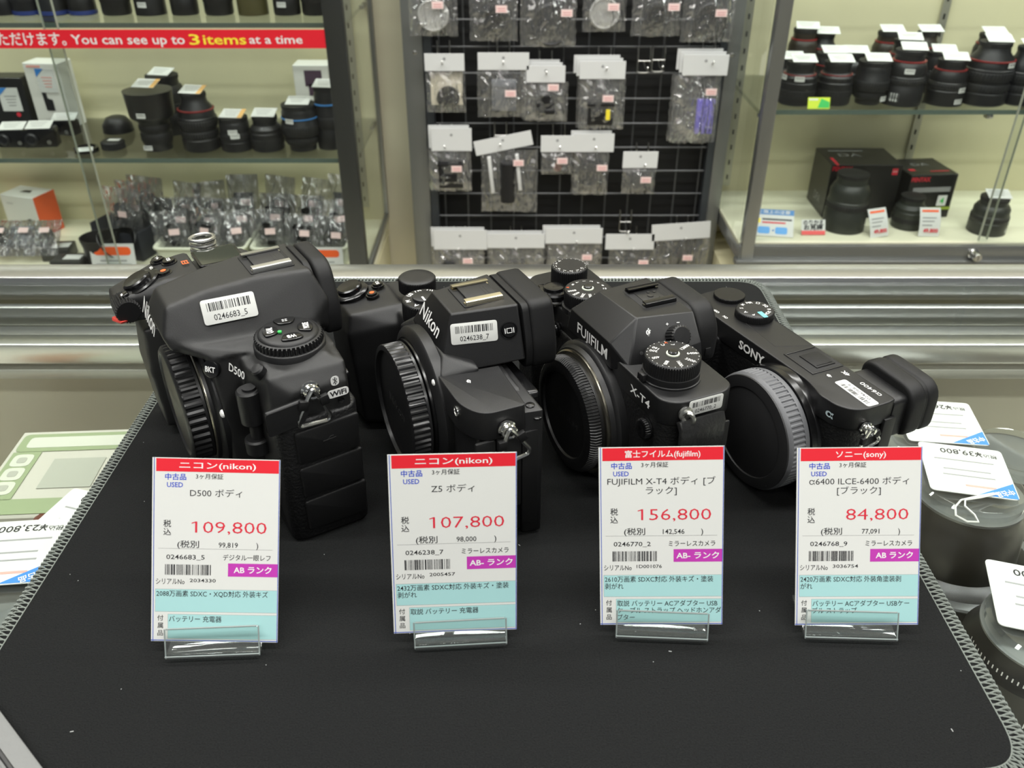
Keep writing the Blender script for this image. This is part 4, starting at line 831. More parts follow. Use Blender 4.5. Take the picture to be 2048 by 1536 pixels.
def packet(label, hx0, hy0, hx1, hy1, bx0, bx1, by1, kind, ikw=(), colour=None, stick=None, tilt=0., layers=1, seed=1, hook=None, content_label=None, hookpos=None, y=YP):
    """header card with pouch hanging on a prong; coordinates are read off the photograph on the plane where it hangs"""
    A = on_y(hx0, hy0, y); B = on_y(hx1, hy1, y); cx = (A.x+B.x)/2; hw = B.x-A.x; hh = A.z-B.z
    C0 = on_y(bx0, by1, y); C1 = on_y(bx1, by1, y); bw = C1.x-C0.x; bh = B.z-C0.z; bcx = (C0.x+C1.x)/2-cx
    t = thing('hanging_packet', label, 'packet', (cx, y, A.z), 0, 'pouches hanging on the grid panel')
    Rt = Matrix.Rotation(tilt, 4, 'Y')
    if hh > .004:
        for k in range(layers):
            ox = -(layers-1-k)*.0045 if layers > 1 else 0; oz = (layers-1-k)*.0045; dy = (layers-1-k)*.005
            b = MB(); b.box((ox*1.2, dy, -hh/2+oz), (hw, .0012, hh), 0, Rt, r=.0003, seg=1); b.prism(circ(.0028, 14, 0, -hh*.30), .0007, .0009, 0, 1, Rt @ FM((ox*1.2, dy, oz), (1, 0, 0), (0, 0, 1)))
            b.obj('header_card', [mat('header_white', (214, 215, 214), .6), GREYP], t)
    for k in range(layers if layers < 3 else 2):
        bg = film_bag(bw, bh, seed+k*17, .0085).obj('film_pouch', FILM, t); bg.location = (bcx-.004*k, .003+.012*k, -hh+.001)
    iw, ih, ix, iz = ikw or (bw*.55, bh*.5, 0, -.5)
    b = item(kind, iw, ih, MB()); o = b.obj('content', colour or DKP, t, label=content_label); o.location = (bcx+ix, .003, -hh+iz*bh)
    if stick:
        P = on_y(stick[0], stick[1], y); b = MB(); b.box((0, 0, 0), (.021, .0006, .0125)); 
        for q in (-.003, .001): b.box((0, -.0004, q), (.015, .0002, .0014), 1)
        o = b.obj('price_sticker', [PINKS, mat('faded_red', (214, 150, 150), .6)], t); o.location = (P.x-cx, -.0125, P.z-A.z)
    if hook: wire_hook((hx0+hx1)/2 if hookpos is None else hookpos[0], (hy0+hy1)/2-6 if hookpos is None else hookpos[1], hook)
    return t
BROWN = mat('bronze_glass', (92, 74, 58), .25); IVORY = mat('ivory_card', (216, 208, 186), .6); VIOLET = mat('violet_plastic', (112, 102, 200), .4)
SILV = mat('frosted_plastic', (170, 170, 166), .3)
hk = lambda s: 'wire hook carrying '+s
packet('pouch with a clear cap and bronze centre, top left of the grid', 826, -60, 914, -30, 820, 916, 74, 'cap', (.058, .058, 0, -.58), SILV, (876, 8), seed=11, content_label='frosted round cap')
packet('pouch with a dark ring, second along the top of the grid', 942, -60, 1030, -28, 940, 1035, 84, 'ring', (.062, .062, .002, -.62), DKP, (1003, 16), seed=12)
packet('pouch with a large dark disc, third along the top of the grid', 1046, -60, 1146, -26, 1040, 1151, 95, 'cap', (.076, .076, .006, -.62), DKP, (1133, 24), seed=13)
packet('pouch with a frosted ring and dark centre, fourth along the top', 1166, -60, 1250, -30, 1164, 1250, 65, 'cap', (.056, .056, 0, -.60), SILV, (1226, 12), seed=14)
packet('pouch with a small dark ring, fifth along the top of the grid', 1264, -60, 1356, -30, 1261, 1358, 74, 'ring', (.050, .050, .002, -.60), DKP, (1346, 12), seed=15)
packet('pouch with a black cap and tall pink sticker, top right of the grid', 1362, -60, 1458, -30, 1359, 1462, 86, 'cap', (.062, .062, .006, -.60), DKP, (1440, 24), seed=16)
packet('pouch with a black ring on an ivory card below a white header', 848, 107, 929, 142, 855, 932, 226, 'ring', (.044, .044, .004, -.64), BLACKG, None, seed=21, hook=hk('the ivory card pouch'), hookpos=(888, 118))
_iv = bpy.data.objects['hanging_packet.006']
b = MB(); b.box((.002, .008, -.066), (.062, .001, .062)); b.obj('backing_card', IVORY, _iv, label='ivory backing card')
packet('pouch holding a grey square box under a wide white header', 955, 105, 1058, 140, 956, 1052, 236, 'box', (.047, .058, .004, -.52), GREYB, (1021, 184), seed=22, hook=hk('the grey box pouch'), hookpos=(1007, 118), content_label='grey square box')
packet('stack of pouches with small metal parts, right of the grey box', 1053, 131, 1130, 165, 1048, 1134, 244, 'lump', (.040, .040, 0, -.56), DKP, (1106, 172), layers=3, seed=23, hook=hk('the small metal parts'), hookpos=(1091, 138))
packet('stack of pouches with a black part and yellow tag in the middle', 1160, 122, 1250, 158, 1156, 1246, 260, 'block', (.050, .046, -.002, -.66), DKP, (1215, 194), layers=3, seed=24, hook=hk('the pouch with the yellow tag'), hookpos=(1208, 130))
_yt = bpy.data.objects['hanging_packet.009']; b = MB(); b.box((.014, -.010, -.098), (.008, .001, .020), 0, TM(ry=0)); b.obj('yellow_tag', YELP, _yt, label='yellow tag')
packet('stack of pouches with a violet strip on the right of the grid', 1368, 109, 1454, 151, 1338, 1428, 287, 'stick', (.036, .108, .020, -.45), VIOLET, (1420, 181), layers=3, seed=25, hook=hk('the violet strip pouch'), hookpos=(1415, 118), content_label='violet plastic strip')
packet('pouch with a dark square case, left end of the third row', 861, 256, 944, 302, 862, 944, 384, 'block', (.050, .056, 0, -.56), DKP, (914, 334), layers=2, seed=31, hook=hk('the dark square case'), hookpos=(893, 282))
packet('pouch with long white and black rolls under a tilted header', 945, 272, 1062, 301, 964, 1074, 425, 'roll', (.034, .080, -.004, -.50), DKP, (1037, 322), tilt=-.20, seed=32, hook=hk('the tilted header pouch'), hookpos=(1001, 278))
_rl = bpy.data.objects['hanging_packet.012']
for x in (-.030, .026): b = MB(); b.box((x, -.004, -.075), (.007, .012, .074), 0, TM(ry=-.10), r=.001); b.obj('white_edge', mat('white_edge', (205, 205, 203), .5), _rl)
packet('small pouch with a reddish metal part in the third row', 1082, 271, 1147, 304, 1082, 1144, 350, 'disc', (.026, .018, .002, -.68), mat('reddish_metal', (120, 74, 66), .4, .6), (1124, 318), seed=33, hook=hk('the reddish metal part'), hookpos=(1117, 283))
packet('pouch with a black square filter case in the third row', 1148, 267, 1227, 304, 1146, 1214, 391, 'plate', (.050, .066, 0, -.55), DKP, (1203, 332), layers=2, seed=34, hook=hk('the square filter case'), hookpos=(1187, 284))
packet('pouch with a dark round filter, right end of the third row', 1247, 303, 1314, 336, 1242, 1308, 389, 'disc', (.050, .050, 0, -.5), mat('dark_filter', (52, 53, 54), .3), (1290, 356), seed=35, hook=hk('the dark round filter'), hookpos=(1283, 318))
packet('wide pouch at the left end of the bottom row', 866, 460, 974, 499, 868, 970, 560, 'lump', (.05, .05, -.02, -.7), DKP, (936, 517), layers=2, seed=41, hook=hk('the left bottom row pouch'), hookpos=(920, 482))
packet('wide pouch holding a black ring, second in the bottom row', 974, 467, 1089, 496, 978, 1088, 570, 'cap', (.075, .075, .0, -.75), DKP, None, layers=2, seed=42, hook=hk('the second bottom row pouch'), hookpos=(1032, 482))
packet('pouch with a folded sheet, third in the bottom row', 1091, 456, 1204, 487, 1094, 1200, 570, 'ring', (.07, .07, .0, -.75), SILV, (1173, 510), layers=2, seed=43, hook=hk('the third bottom row pouch'), hookpos=(1150, 468))
packet('pouch with a dark band, fourth in the bottom row', 1212, 468, 1307, 499, 1214, 1306, 570, 'cap', (.07, .07, -.004, -.75), DKP, (1285, 521), seed=44, hook=hk('the fourth bottom row pouch'), hookpos=(1260, 482))
packet('pouch with a round black hood, right end of the bottom row', 1304, 446, 1417, 479, 1304, 1408, 575, 'ring', (.078, .078, -.004, -.62), DKP, (1373, 511), tilt=-.07, seed=45, hook=hk('the right bottom row pouch'), hookpos=(1362, 462))
for px, py, s in ((1287, 130, 'empty wire hook at the upper right of the grid'), (1316, 128, 'short empty wire prong beside the empty upper hook')): wire_hook(px, py, s)
wire_hook(1250, 450, 'empty wire hook above the fourth bottom row pouch')
# ================================================================ goods in the glass cabinets
LB = mat('lens_black', (26, 26, 27), .38, bump=.15, scale=900); LG = mat('lens_rubber', (18, 18, 19), .6); LRED = mat('lens_red_ring', (120, 34, 34), .4); LBLUE = mat('lens_blue_ring', (60, 120, 180), .35)
LGREEN = mat('lens_green_black', (40, 43, 38), .42); LBRN = mat('lens_brown_black', (42, 36, 28), .4)
def lens_body(t, h, r, style, ring=None, m=None, seed=0):
    """a lens standing on end: barrel with steps, rubber rings, coloured ring, cap on top"""
    m = m or LB; rr = random.Random(seed)
    if style == 'hood_down':   P = [(1, 0), (1.0, .36), (.97, .38), (.97, .56), (.93, .58), (.93, .74), (.80, .86), (.72, .88), (.70, 1)]; G = [(.98, .42, .53)]; RZ = (.80, .865)
    elif style == 'squat':     P = [(.94, 0), (1.0, .04), (1.0, .58), (.96, .60), (.96, .72), (.84, .80), (.74, .84), (.72, 1)]; G = [(1.005, .22, .40)]; RZ = (.85, .79)
    elif style == 'tall':      P = [(.86, 0), (.98, .03), (1.0, .22), (.94, .24), (.94, .42), (1.0, .44), (1.0, .62), (.94, .64), (.90, .78), (.66, .90), (.62, 1)]; G = [(.975, .26, .38), (1.01, .47, .59)]; RZ = (.92, .77)
    elif style == 'narrow_base': P = [(.70, 0), (.72, .12), (.84, .16), (.88, .34), (1, .38), (1, .66), (.94, .70), (.94, .90), (.86, 1)]; G = [(1.01, .42, .62), (.90, .20, .32)]; RZ = (.955, .78)
    elif style == 'hood_up':   P = [(.56, 0), (.58, .10), (.62, .12), (.62, .46), (.66, .50), (.88, .56), (.92, .60), (.98, .97), (1, 1)]; G = [(.64, .16, .30), (.64, .34, .44)]; RZ = (.63, .32)
    else:                      P = [(.96, 0), (1, .03), (1, .3), (.96, .32), (.96, .6), (.92, .62), (.92, .92), (.84, 1)]; G = [(.985, .36, .56)]; RZ = (.94, .78)
    b = MB(); b.lathe([(p*r, z*h) for p, z in P], 44); t0 = b.obj('barrel', m, t)
    for g, z0, z1 in G:
        b = MB(); b.lathe([(g*r*.985, z0*h), (g*r+.0006, (z0+.01)*h), (g*r+.0006, (z1-.01)*h), (g*r*.985, z1*h)], 44, 0, ID, {1: (44, .0006), 2: (44, .0006)}); b.obj('grip_ring', LG, t)
    if ring:
        b = MB(); b.lathe([(RZ[0]*r+.0002, (RZ[1]-.014)*h), (RZ[0]*r+.0011, (RZ[1]-.010)*h), (RZ[0]*r+.0011, (RZ[1]+.010)*h), (RZ[0]*r+.0002, (RZ[1]+.014)*h)], 44); b.obj('coloured_ring', ring, t)
    top = P[-1][0]*r
    b = MB()
    if style == 'hood_up': b.lathe([(top*.92, h*.985), (top*.2, h*.97), (.0005, h*.97)], 40)
    else: b.lathe([(top*1.04, h-.001), (top*1.06, h+.001), (top*1.06, h+.006), (top*.9, h+.007), (.0005, h+.007)], 44, 0, ID, {1: (36, .0006), 2: (36, .0006)})
    b.obj('lens_cap', LG, t); return top
def barrel_sticker(t, r, z, ang, w=.017, h=.009):
    """barcode sticker wrapped round the barrel"""
    b = MB(); n = 6; V = []; F = []
    for i in range(n+1):
        a = ang+(i/n-.5)*w/r
        for zz in (z, z+h): V.append((math.sin(a)*(r+.0005), -math.cos(a)*(r+.0005), zz))
    F = [(2*i, 2*i+2, 2*i+3, 2*i+1) for i in range(n)]
    b.add(V, F); V2 = []
    for i in range(n):
        a = ang+(i/n-.42)*w*.8/r
        V2 = [(math.sin(a+d)*(r+.0008), -math.cos(a+d)*(r+.0008), zz) for d, zz in ((0, z+h*.4), (.02, z+h*.4), (.02, z+h*.85), (0, z+h*.85))]; b.add(V2, [(0, 1, 2, 3)], 1)
    b.obj('barcode_sticker', [PAPER, INK], t)
ORD = ['first', 'second', 'third', 'fourth', 'fifth', 'sixth', 'seventh', 'eighth', 'ninth', 'tenth', 'eleventh', 'twelfth']
def price_slip(p, lab, w=.044, d=.032, yaw=.1, tilt=.26, blue=False, rows=3, group='white price slips on the lenses', orange=False):
    t = thing('price_slip', lab, 'price slip', p, yaw, group)
    M_ = TM((0, 0, .0008+d/2*math.sin(tilt)), rx=tilt); b = MB(); b.box((0, 0, 0), (w, d, .0008), 0, M_, r=.0002, seg=1)
    for k in range(rows): b.box((-w*.05, d*(.26-.22*k), .00045), (w*(.7-.12*k), d*.06, .0001), 1, M_)
    if orange: b.prism([(w*.5, -d*.5), (w*.5, d*.5), (w*.30, d*.5), (w*.30, -d*.5)], .00042, .0005, 0, 2, M_)
    if blue: b.prism([(w*.5, -d*.5), (w*.5, d*.12), (-w*.05, -d*.5)], .00042, .0005, 0, 2, M_)
    b.obj('printed_slip', [PAPER, GREYP, BLUES if blue else mat('tan_print', (222, 176, 110), .6)], t); return t
def shelf_lens(px, py_top, wpx, y, zs, style, lab, ring=None, m=None, stickers=(), slip=None, seed=0, group=None, dx=0, name='camera_lens', slipkw={}):
    P = on_y(px, py_top, y); f = _F.dot(P-Vector((0, 0, EYE))); r = wpx/2/FPX*f; h = max(.03, P.z-zs-.007)
    t = thing(name, lab, 'lens', (P.x, y, zs+.0003), random.Random(seed).uniform(-.5, .5), group)
    lens_body(t, h, r, style, ring, m, seed)
    for z, a in stickers: barrel_sticker(t, r*(1.005 if style in ('squat', 'plain') else .985), z*h, a-t.rotation_euler[2]*0)
    if slip: price_slip((P.x+.002, y-.004, zs+.0003+h+.0078), slip, yaw=-.12+.08*math.sin(seed), **slipkw)
    return t
zr = -.1335
GL = 'used lenses on the upper right shelf'
FRONT = [(1604, 122, 72, 'squat', LRED, [(.66, .1), (.66, -.9)], 'squat lens with a red ring above the yellow-green shelf label'),
         (1678, 122, 70, 'squat', LRED, [], 'black lens with a red ring, second in the front row of the right shelf'),
         (1752, 120, 70, 'narrow_base', None, [(.12, .9)], 'narrow-footed black lens, third in the front row of the right shelf'),
         (1824, 98, 80, 'hood_down', LRED, [(.66, .0), (.10, -.5), (.16, -.5)], 'tall lens with double stickers, fourth in the front row of the right shelf'),
         (1907, 118, 75, 'hood_down', LRED, [(.34, .4), (.06, .3)], 'red-ringed lens with a sticker low on its hood, fifth in front'),
         (1994, 82, 94, 'tall', LRED, [(.68, .2)], 'tallest black telephoto lens at the front of the right shelf'),
         (2066, 92, 80, 'tall', None, [], 'lens cut by the right edge of the picture on the upper shelf')]
for i, (px, pt, w, sty, ring, st, lab) in enumerate(FRONT):
    shelf_lens(px, pt, w, 1.628, zr, sty, lab, ring, None, st, 'price slip on the '+lab.split(', c')[0].replace(' of the right shelf', '').replace(' in the front row','').replace('of the picture ',''), i+1, GL)
MID = [(1581, 116, 58, 'lens behind the squat lens, second row of the right shelf'), (1664, 104, 64, 'second-row lens behind the plain red-ringed lens on the right shelf'), (1709, 104, 60, 'second-row lens behind the narrow-footed lens'),
       (1816, 78, 66, 'second-row lens behind the tall double-stickered lens'), (1884, 102, 62, 'second-row lens between the fourth and fifth front lenses')]
for i, (px, pt, w, lab) in enumerate(MID): shelf_lens(px, pt, w, 1.715, zr, ('squat', 'plain', 'hood_down')[i % 3], lab, LRED if i % 2 else None, None, (), 'price slip on the '+lab, i+20, GL)
BACK = [(1612, 56, 62, 'brownish lens at the back left of the right shelf', LBRN), (1652, 66, 56, 'red-ringed lens at the back left of the right shelf', LB), (1781, 62, 62, 'brownish stickered lens at the back middle of the right shelf', LBRN), (1857, 62, 60, 'back row lens before the slotted rail on the right shelf', LBRN), (1985, 66, 62, 'back row lens behind the tallest telephoto lens', LB)]
for i, (px, pt, w, lab, m) in enumerate(BACK): shelf_lens(px, pt, w, 1.797, zr, ('hood_down', 'tall')[i % 2], lab, LRED, m, [(.3, -.3)] if i == 2 else (), 'price slip on the '+lab, i+30, GL)
# shelf label
P = on_y(1643, 206, YF+.006); t = thing('shelf_label', 'yellow and green label leaning on the front edge of the right shelf', 'label', (P.x, YF+.016, zr+.0005))
b = MB(); M_ = TM((0, 0, 0), rx=math.pi/2-.35); b.box((0, .010, 0), (.040, .020, .001), 0, M_, r=.0003, seg=1); b.prism([(-.002, .002), (.019, .002), (.019, .012), (.004, .018)], .00055, .0007, 0, 1, M_); b.box((-.010, .0165, .0006), (.016, .003, .0001), 2, M_); b.obj('printed_label', [mat('lime_print', (206, 226, 60), .5), GREENP, WHITE], t)
# --- right cabinet, bottom deck
zd = -.384
def carton(name, lab, p, w, d, h, rz, mats, faces, cat='box', group=None):
    """printed carton; faces(b) adds the print; p is the centre of the base front edge"""
    t = thing(name, lab, cat, p, rz, group); b = MB(); b.box((0, d/2, h/2), (w, d, h), 0, ID, r=.0012, seg=1); faces(b, w, d, h); b.obj('carton', mats, t); return t
FRc = lambda x, z: FM((x, -.0004, z), (1, 0, 0), (0, 0, 1)); TPc = lambda x, y, h: FM((x, y, h+.0004), (1, 0, 0), (0, 1, 0)); LFc = lambda y, z: FM((0, y, z), (0, -1, 0), (0, 0, 1))
BOXB = mat('carton_black', (24, 24, 24), .35); BOXG = mat('carton_grey', (54, 54, 52), .4); REDT = mat('red_lettering', (206, 40, 58), .5)
def f_big(b, w, d, h):
    b.text('PENTAX', .0085, 1, FRc(-w*.34, h*.93), 'c', .040, .04); b.box((w*.40, -.0003, h*.88), (.011, .0005, .013), 1); b.text('AW', .004, 2, FRc(w*.40, h*.885) @ TM((0, 0, .0005)), 'c')
    b.text('DA', .020, 3, TPc(-w*.12, d*.55, h), 'c', .045, .0); b.box((-w*.12, d*.8, h+.0003), (w*.5, .004, .0002), 3); b.box((-w*.42, d*.18, h+.0003), (.006, .05, .0002), 1)
    L = LFc(d*.35, h*.22) @ Matrix.Identity(4); L = FM((-w/2-.0005, d*.45, h*.25), (0, -1, 0), (0, 0, 1)); b.text('DFA', .018, 3, L, 'c', .040, .0)
p = on_z(1712, 436, zd)
carton('lens_carton', 'large black lens carton with red lettering behind the upright lens', p, .143, .115, .112, -.02, [BOXB, REDT, WHITE, GREYP], f_big, group='black lens cartons')
def f_sml(b, w, d, h):
    b.text('PENTAX', .0085, 1, FRc(-w*.28, h*.90), 'c', .040, .04); b.box((0, -.0003, h*.66), (w*.8, .0004, .010), 3); b.box((w*.28, -.0003, h*.40), (.020, .0005, .022), 2); b.text('4', .012, 4, FRc(w*.28, h*.40) @ TM((0, 0, .0005)), 'c', None, .03)
    b.box((0, -.0003, h*.22), (w, .0004, .006), 5); b.text('DA', .016, 3, TPc(0, d*.62, h), 'c', .035, .0); b.box((-w*.34, d*.3, h+.0003), (.012, .012, .0002), 1); b.box((w*.2, d*.2, h+.0003), (.04, .004, .0002), 1)
p = on_z(1848, 436, zd)
carton('lens_carton', 'smaller black lens carton with a green band, right of the large carton', p, .100, .105, .092, .10, [BOXB, REDT, WHITE, GREYP, GREENP, mat('lime_band', (150, 170, 60), .5)], f_sml, group='black lens cartons')
for px, py, pt, w, sty, lab, m, sl in ((1708, 455, 345, 84, 'hood_down', 'upright dark lens standing before the large black carton', LGREEN, None), (1828, 452, 390, 62, 'squat', 'short lens before the smaller carton', LGREEN, None), (1992, 461, 392, 74, 'hood_down', 'lens with a slip alone on the deck by the cabinet lock', LGREEN, 'price slip on the lens standing alone by the cabinet lock')):
    q = on_z(px, py, zd); shelf_lens(px, pt, w, q.y, zd, sty, lab, None, m, [(.08, .7)] if sl else (), sl, px, 'used lenses on the bottom deck')
def leaning_card(name, lab, px, py, w, h, lean, yaw, draw, mats, roll=0., bend=0., group=None, cat='card', zz=zd, y=None):
    p = on_z(px, py, zz) if y is None else Vector((on_y(px, py, y).x, y, zz)); t = thing(name, lab, cat, (p.x, p.y, zz+.0012), yaw, group)
    M_ = TM((0, 0, 0), rx=math.pi/2-lean) @ Matrix.Rotation(roll, 4, 'Z'); b = MB()
    if bend:
        n = 8; V = []; F = []
        for s in (0, 1):
            for j in range(n+1):
                v = j/n; z = bend*math.sin(math.pi*v)-s*.0006
                V += [(-w/2, v*h, z), (w/2, v*h, z)]
        k = 2*(n+1)
        for j in range(n): F += [(2*j, 2*j+1, 2*j+3, 2*j+2), (k+2*j, k+2*j+2, k+2*j+3, k+2*j+1)]
        b.add(V, F, 0, M_)
        draw(b, w, h, M_, lambda v: bend*math.sin(math.pi*v)+.0004)
    else:
        b.box((0, h/2, 0), (w, h, .001), 0, M_); draw(b, w, h, M_, lambda v: .0007)
    b.obj('printed_card', mats, t); return t
def strip(b, M_, w, h, zf, u0, u1, v0, v1, mi): b.quad([((u0-.5)*w, v0*h, zf(v0)), ((u1-.5)*w, v0*h, zf(v0)), ((u1-.5)*w, v1*h, zf(v1)), ((u0-.5)*w, v1*h, zf(v1))], mi, M_)
def d_blue(b, w, h, M_, zf):
    strip(b, M_, w, h, zf, 0, 1, .80, 1, 1); strip(b, M_, w, h, zf, .22, .95, .60, .66, 2); strip(b, M_, w, h, zf, .22, .8, .48, .54, 3); strip(b, M_, w, h, zf, .08, .18, .48, .66, 4)
    for u in (.12, .55): b.prism(rrect(w*.30, h*.26, .004, 3, (u+.15-.5)*w, h*.22), .0006, .0009, 0, 5, M_)
    b.prism(circ(.002, 10, .0, h*.22), .0006, .001, 0, 1, M_); b.text('使用上の注意', h*.10, 6, M_ @ TM((0, h*.9, .0012)), 'c', w*.8, .01)
leaning_card('notice_card', 'small blue and white notice card leaning in the left corner of the deck', 1545, 474, .078, .056, .75, -.16, d_blue, [PAPER, mat('notice_blue', (70, 130, 190), .5), INK, REDT, YELP, mat('sky_print', (90, 160, 225), .5), WHITE], group='small notices on the deck')
def d_red(b, w, h, M_, zf):
    b.text('のりかえ', h*.26, 2, M_ @ TM((0, h*.80, .0009)), 'c', w*.86, .03); b.text('お見積', h*.26, 2, M_ @ TM((0, h*.48, .0009)), 'c', w*.8, .03); strip(b, M_, w, h, zf, 0, 1, .0, .28, 1)
leaning_card('notice_card', 'small white notice card with a red lower band beside the blue notice', 1626, 471, .047, .030, .5, .0, d_red, [PAPER, mat('soft_red', (226, 92, 92), .5), INK], group='small notices on the deck')
def d_tag(b, w, h, M_, zf):
    strip(b, M_, w, h, zf, .1, .9, .84, .92, 1); strip(b, M_, w, h, zf, .12, .8, .62, .66, 3); strip(b, M_, w, h, zf, .12, .7, .5, .54, 3); b.text('49,800', h*.13, 2, M_ @ TM((w*.05, h*.20, zf(.2)+.0008)), 'c', w*.72, .03); strip(b, M_, w, h, zf, .12, .6, .36, .4, 3)
TG = [PAPER, ORANGE, REDT, GREYP]
leaning_card('price_card', 'curled white price tag with red figures before the upright dark lens', 1758, 475, .037, .056, .45, .10, d_tag, TG, roll=.10, bend=.004, group='curled price tags on the deck')
leaning_card('price_card', 'curled white price tag with red figures before the short lens', 1856, 474, .041, .056, .42, .02, d_tag, TG, roll=-.02, bend=.004, group='curled price tags on the deck')
# --- left cabinet, top row (only the feet of the lenses reach into the picture)
zt_ = .0135
GT = 'lenses on the top left shelf'
TOPROW = [(12, LB, None), (58, LB, LBLUE), (110, LB, LBLUE), (168, LB, LBLUE), (236, LB, None), (304, LB, None), (372, LB, None), (440, LB, None), (508, mat('amber_black', (70, 66, 40), .3), None), (576, LB, None), (634, LB, None)]
for i, (px, m, ring) in enumerate(TOPROW):
    q = on_z(px, 28, zt_); t = thing('camera_lens', 'lens above the red banner, %s from the left in the top row' % ORD[i], 'lens', (q.x, q.y, zt_+.0003), 0, GT)
    r = .024+.003*((i*7) % 3)/2; lens_body(t, .095, r, ('plain', 'squat', 'hood_down')[i % 3], None, m, i)
    if ring: b = MB(); b.lathe([(r*.97, 0), (r*1.03, .001), (r*1.03, .007), (r*.97, .008)], 44); b.obj('blue_base_ring', mat('navy_ring', (36, 52, 110), .4), t)
    if i in (5, 9): barrel_sticker(t, r, .014, -.2)
zl = -.2225
GM = 'used lenses on the middle left shelf'
MIDL = [(292, 172, 96, 1.640, 'hood_up', None, [(.62, .1), (.08, .1)], 'lens with a wide hood on top, first lens on the middle left shelf'),
        (322, 148, 86, 1.760, 'hood_down', None, [], 'big lens standing behind the wide-hooded lens'),
        (385, 184, 76, 1.640, 'tall', LRED, [], 'tall lens with faint red rings right of the wide-hooded lens'),
        (465, 232, 64, 1.640, 'plain', None, [(.62, .2), (.48, .3)], 'short lens with stacked stickers on the middle left shelf'),
        (528, 230, 66, 1.640, 'squat', None, [], 'plain short dark lens right of the stickered short lens'),
        (596, 206, 76, 1.640, 'narrow_base', LBLUE, [(.70, -.3)], 'silver-ringed lens with a thin blue line near the cabinet post'),
        (650, 172, 54, 1.650, 'plain', LBLUE, [], 'slim tall lens with a blue ring next to the cabinet post')]
for i, (px, pt, w, y, sty, ring, st, lab) in enumerate(MIDL):
    shelf_lens(px, pt, w, y, zl, sty, lab, ring, None, st, 'price slip on the '+lab.split(' on the middle')[0].split(',')[0], 60+i, GM, slipkw=dict(orange=i in (0, 2, 3)))
# boxes on the middle shelf
def slip_on(b, x, z, w, h, mi):
    b.box((x, -.0008, z), (w, .0006, h), mi); b.prism([(-w/2, h/2-.016), (-w*.02, h/2), (-w/2, h/2)], 0, .0003, 0, mi+1, FRc(x, z) @ TM((0, 0, .0009)))
    for k in range(4): b.box((x+.002, -.0013, z+h*.14-h*.13*k), (w*(.6-.08*k), .0002, .0018), 3)
def f_cam(b, w, d, h):
    b.prism(circ(.010, 20), 0, .0004, 0, 1, FRc(-w*.1, h*.62)); b.prism(circ(.0045, 16), 0, .0006, 0, 2, FRc(w*.22, h*.28)); b.text('X1', .008, 3, FRc(w*.05, h*.12), 'c'); slip_on(b, w*.12, h*.58, .040, .046, 4)
p = Vector((on_y(22, 236, 1.775).x, 1.775, zl+.0005))
carton('camera_carton', 'black carton with a red dot at the left end of the middle shelf', p, .085, .05, .100, 0, [BOXB, DKP, REDT, GREYP, PAPER, BLUES], f_cam)
def f_yi(b, w, d, h):
    b.prism(rpoly([(-.012, .0), (.006, .0), (.006, .022), (-.004, .024), (-.006, .055), (-.014, .055)], .002), 0, .0005, 0, 1, FRc(.002, h*.28)); b.text('YI 360', .010, 2, FRc(.0, h*.11), 'c', .036); b.box((-w*.2, -.0003, h*.95), (w*.4, .0004, .004), 3); slip_on(b, w*.08, h*.74, .038, .046, 4)
p = Vector((on_y(108, 234, 1.775).x, 1.775, zl+.0005))
carton('gadget_carton', 'tall white carton with a dark gadget picture on the middle left shelf', p, .074, .05, .128, -.12, [mat('carton_white', (218, 217, 210), .5), DKP, GREYP, mat('pale_red', (226, 160, 150), .5), PAPER, BLUES], f_yi)
p = on_z(640, 250, zl)
def f_pur(b, w, d, h): b.box((.004, -.0004, h*.80), (.034, .0006, .030), 1); b.box((.006, -.0004, h*.62), (.026, .0006, .022), 1)
carton('lens_carton', 'white carton with a purple lens picture behind the slim blue-ringed lens', Vector((p.x, 1.772, zl+.0005)), .070, .05, .125, 0, [mat('carton_white', (218, 217, 210), .5), mat('plum_print', (74, 56, 72), .5)], f_pur)
def compact(px, py, w, h, lab, slip, rz=0.):
    q = on_z(px, py, zl); t = thing('compact_camera', lab, 'camera', (q.x, q.y+.012, zl+.0003), rz, 'small devices on the middle left shelf')
    b = MB(); b.box((0, 0, h/2), (w, .030, h), 0, ID, r=.004); b.obj('body', BLACKG, t)
    b = MB(); b.lathe([(h*.32, 0), (h*.32, .004), (h*.24, .006), (h*.2, .003), (.0005, .003)], 28, 0, FM((-w*.2, -.0148, h*.5), (1, 0, 0), (0, 0, 1))); b.obj('lens', DKP, t)
    b = MB(); b.lathe([(.004, 0), (.004, .001), (.0005, .001)], 16, 0, FM((w*.28, -.0150, h*.3), (1, 0, 0), (0, 0, 1))); b.obj('lamp', STEEL, t)
    price_slip((q.x+.004, q.y+.010, zl+h+.0012), slip, .046, .030, .1)
compact(82, 296, .062, .036, 'black boxy action camera with a round lens on the middle left shelf', 'price slip on the boxy action camera', .15)
compact(28, 296, .058, .034, 'dark pouch-wrapped device at the left end of the middle shelf', 'price slip on the device at the left end of the middle shelf', .0)
compact(130, 272, .050, .030, 'small black device behind the boxy action camera', 'price slip on the small black device', -.3)
q = on_z(238, 262, zl); t = thing('lens_hood', 'shallow black lens hood lying on the middle left shelf', 'lens hood', (q.x, q.y, zl+.0003)); b = MB(); b.lathe([(.030, 0), (.029, .014), (.020, .027), (.012, .030), (.0005, .030)], 36); b.obj('hood', LB, t)
q = on_z(198, 232, zl); t = thing('strap_clip', 'small black bracket lying at the back of the middle shelf', 'bracket', (q.x, q.y, zl+.0003), .2); b = MB(); b.box((0, 0, .005), (.046, .012, .010), r=.002); b.box((.012, 0, .012), (.012, .010, .008), r=.002); b.obj('bracket', DKP, t)
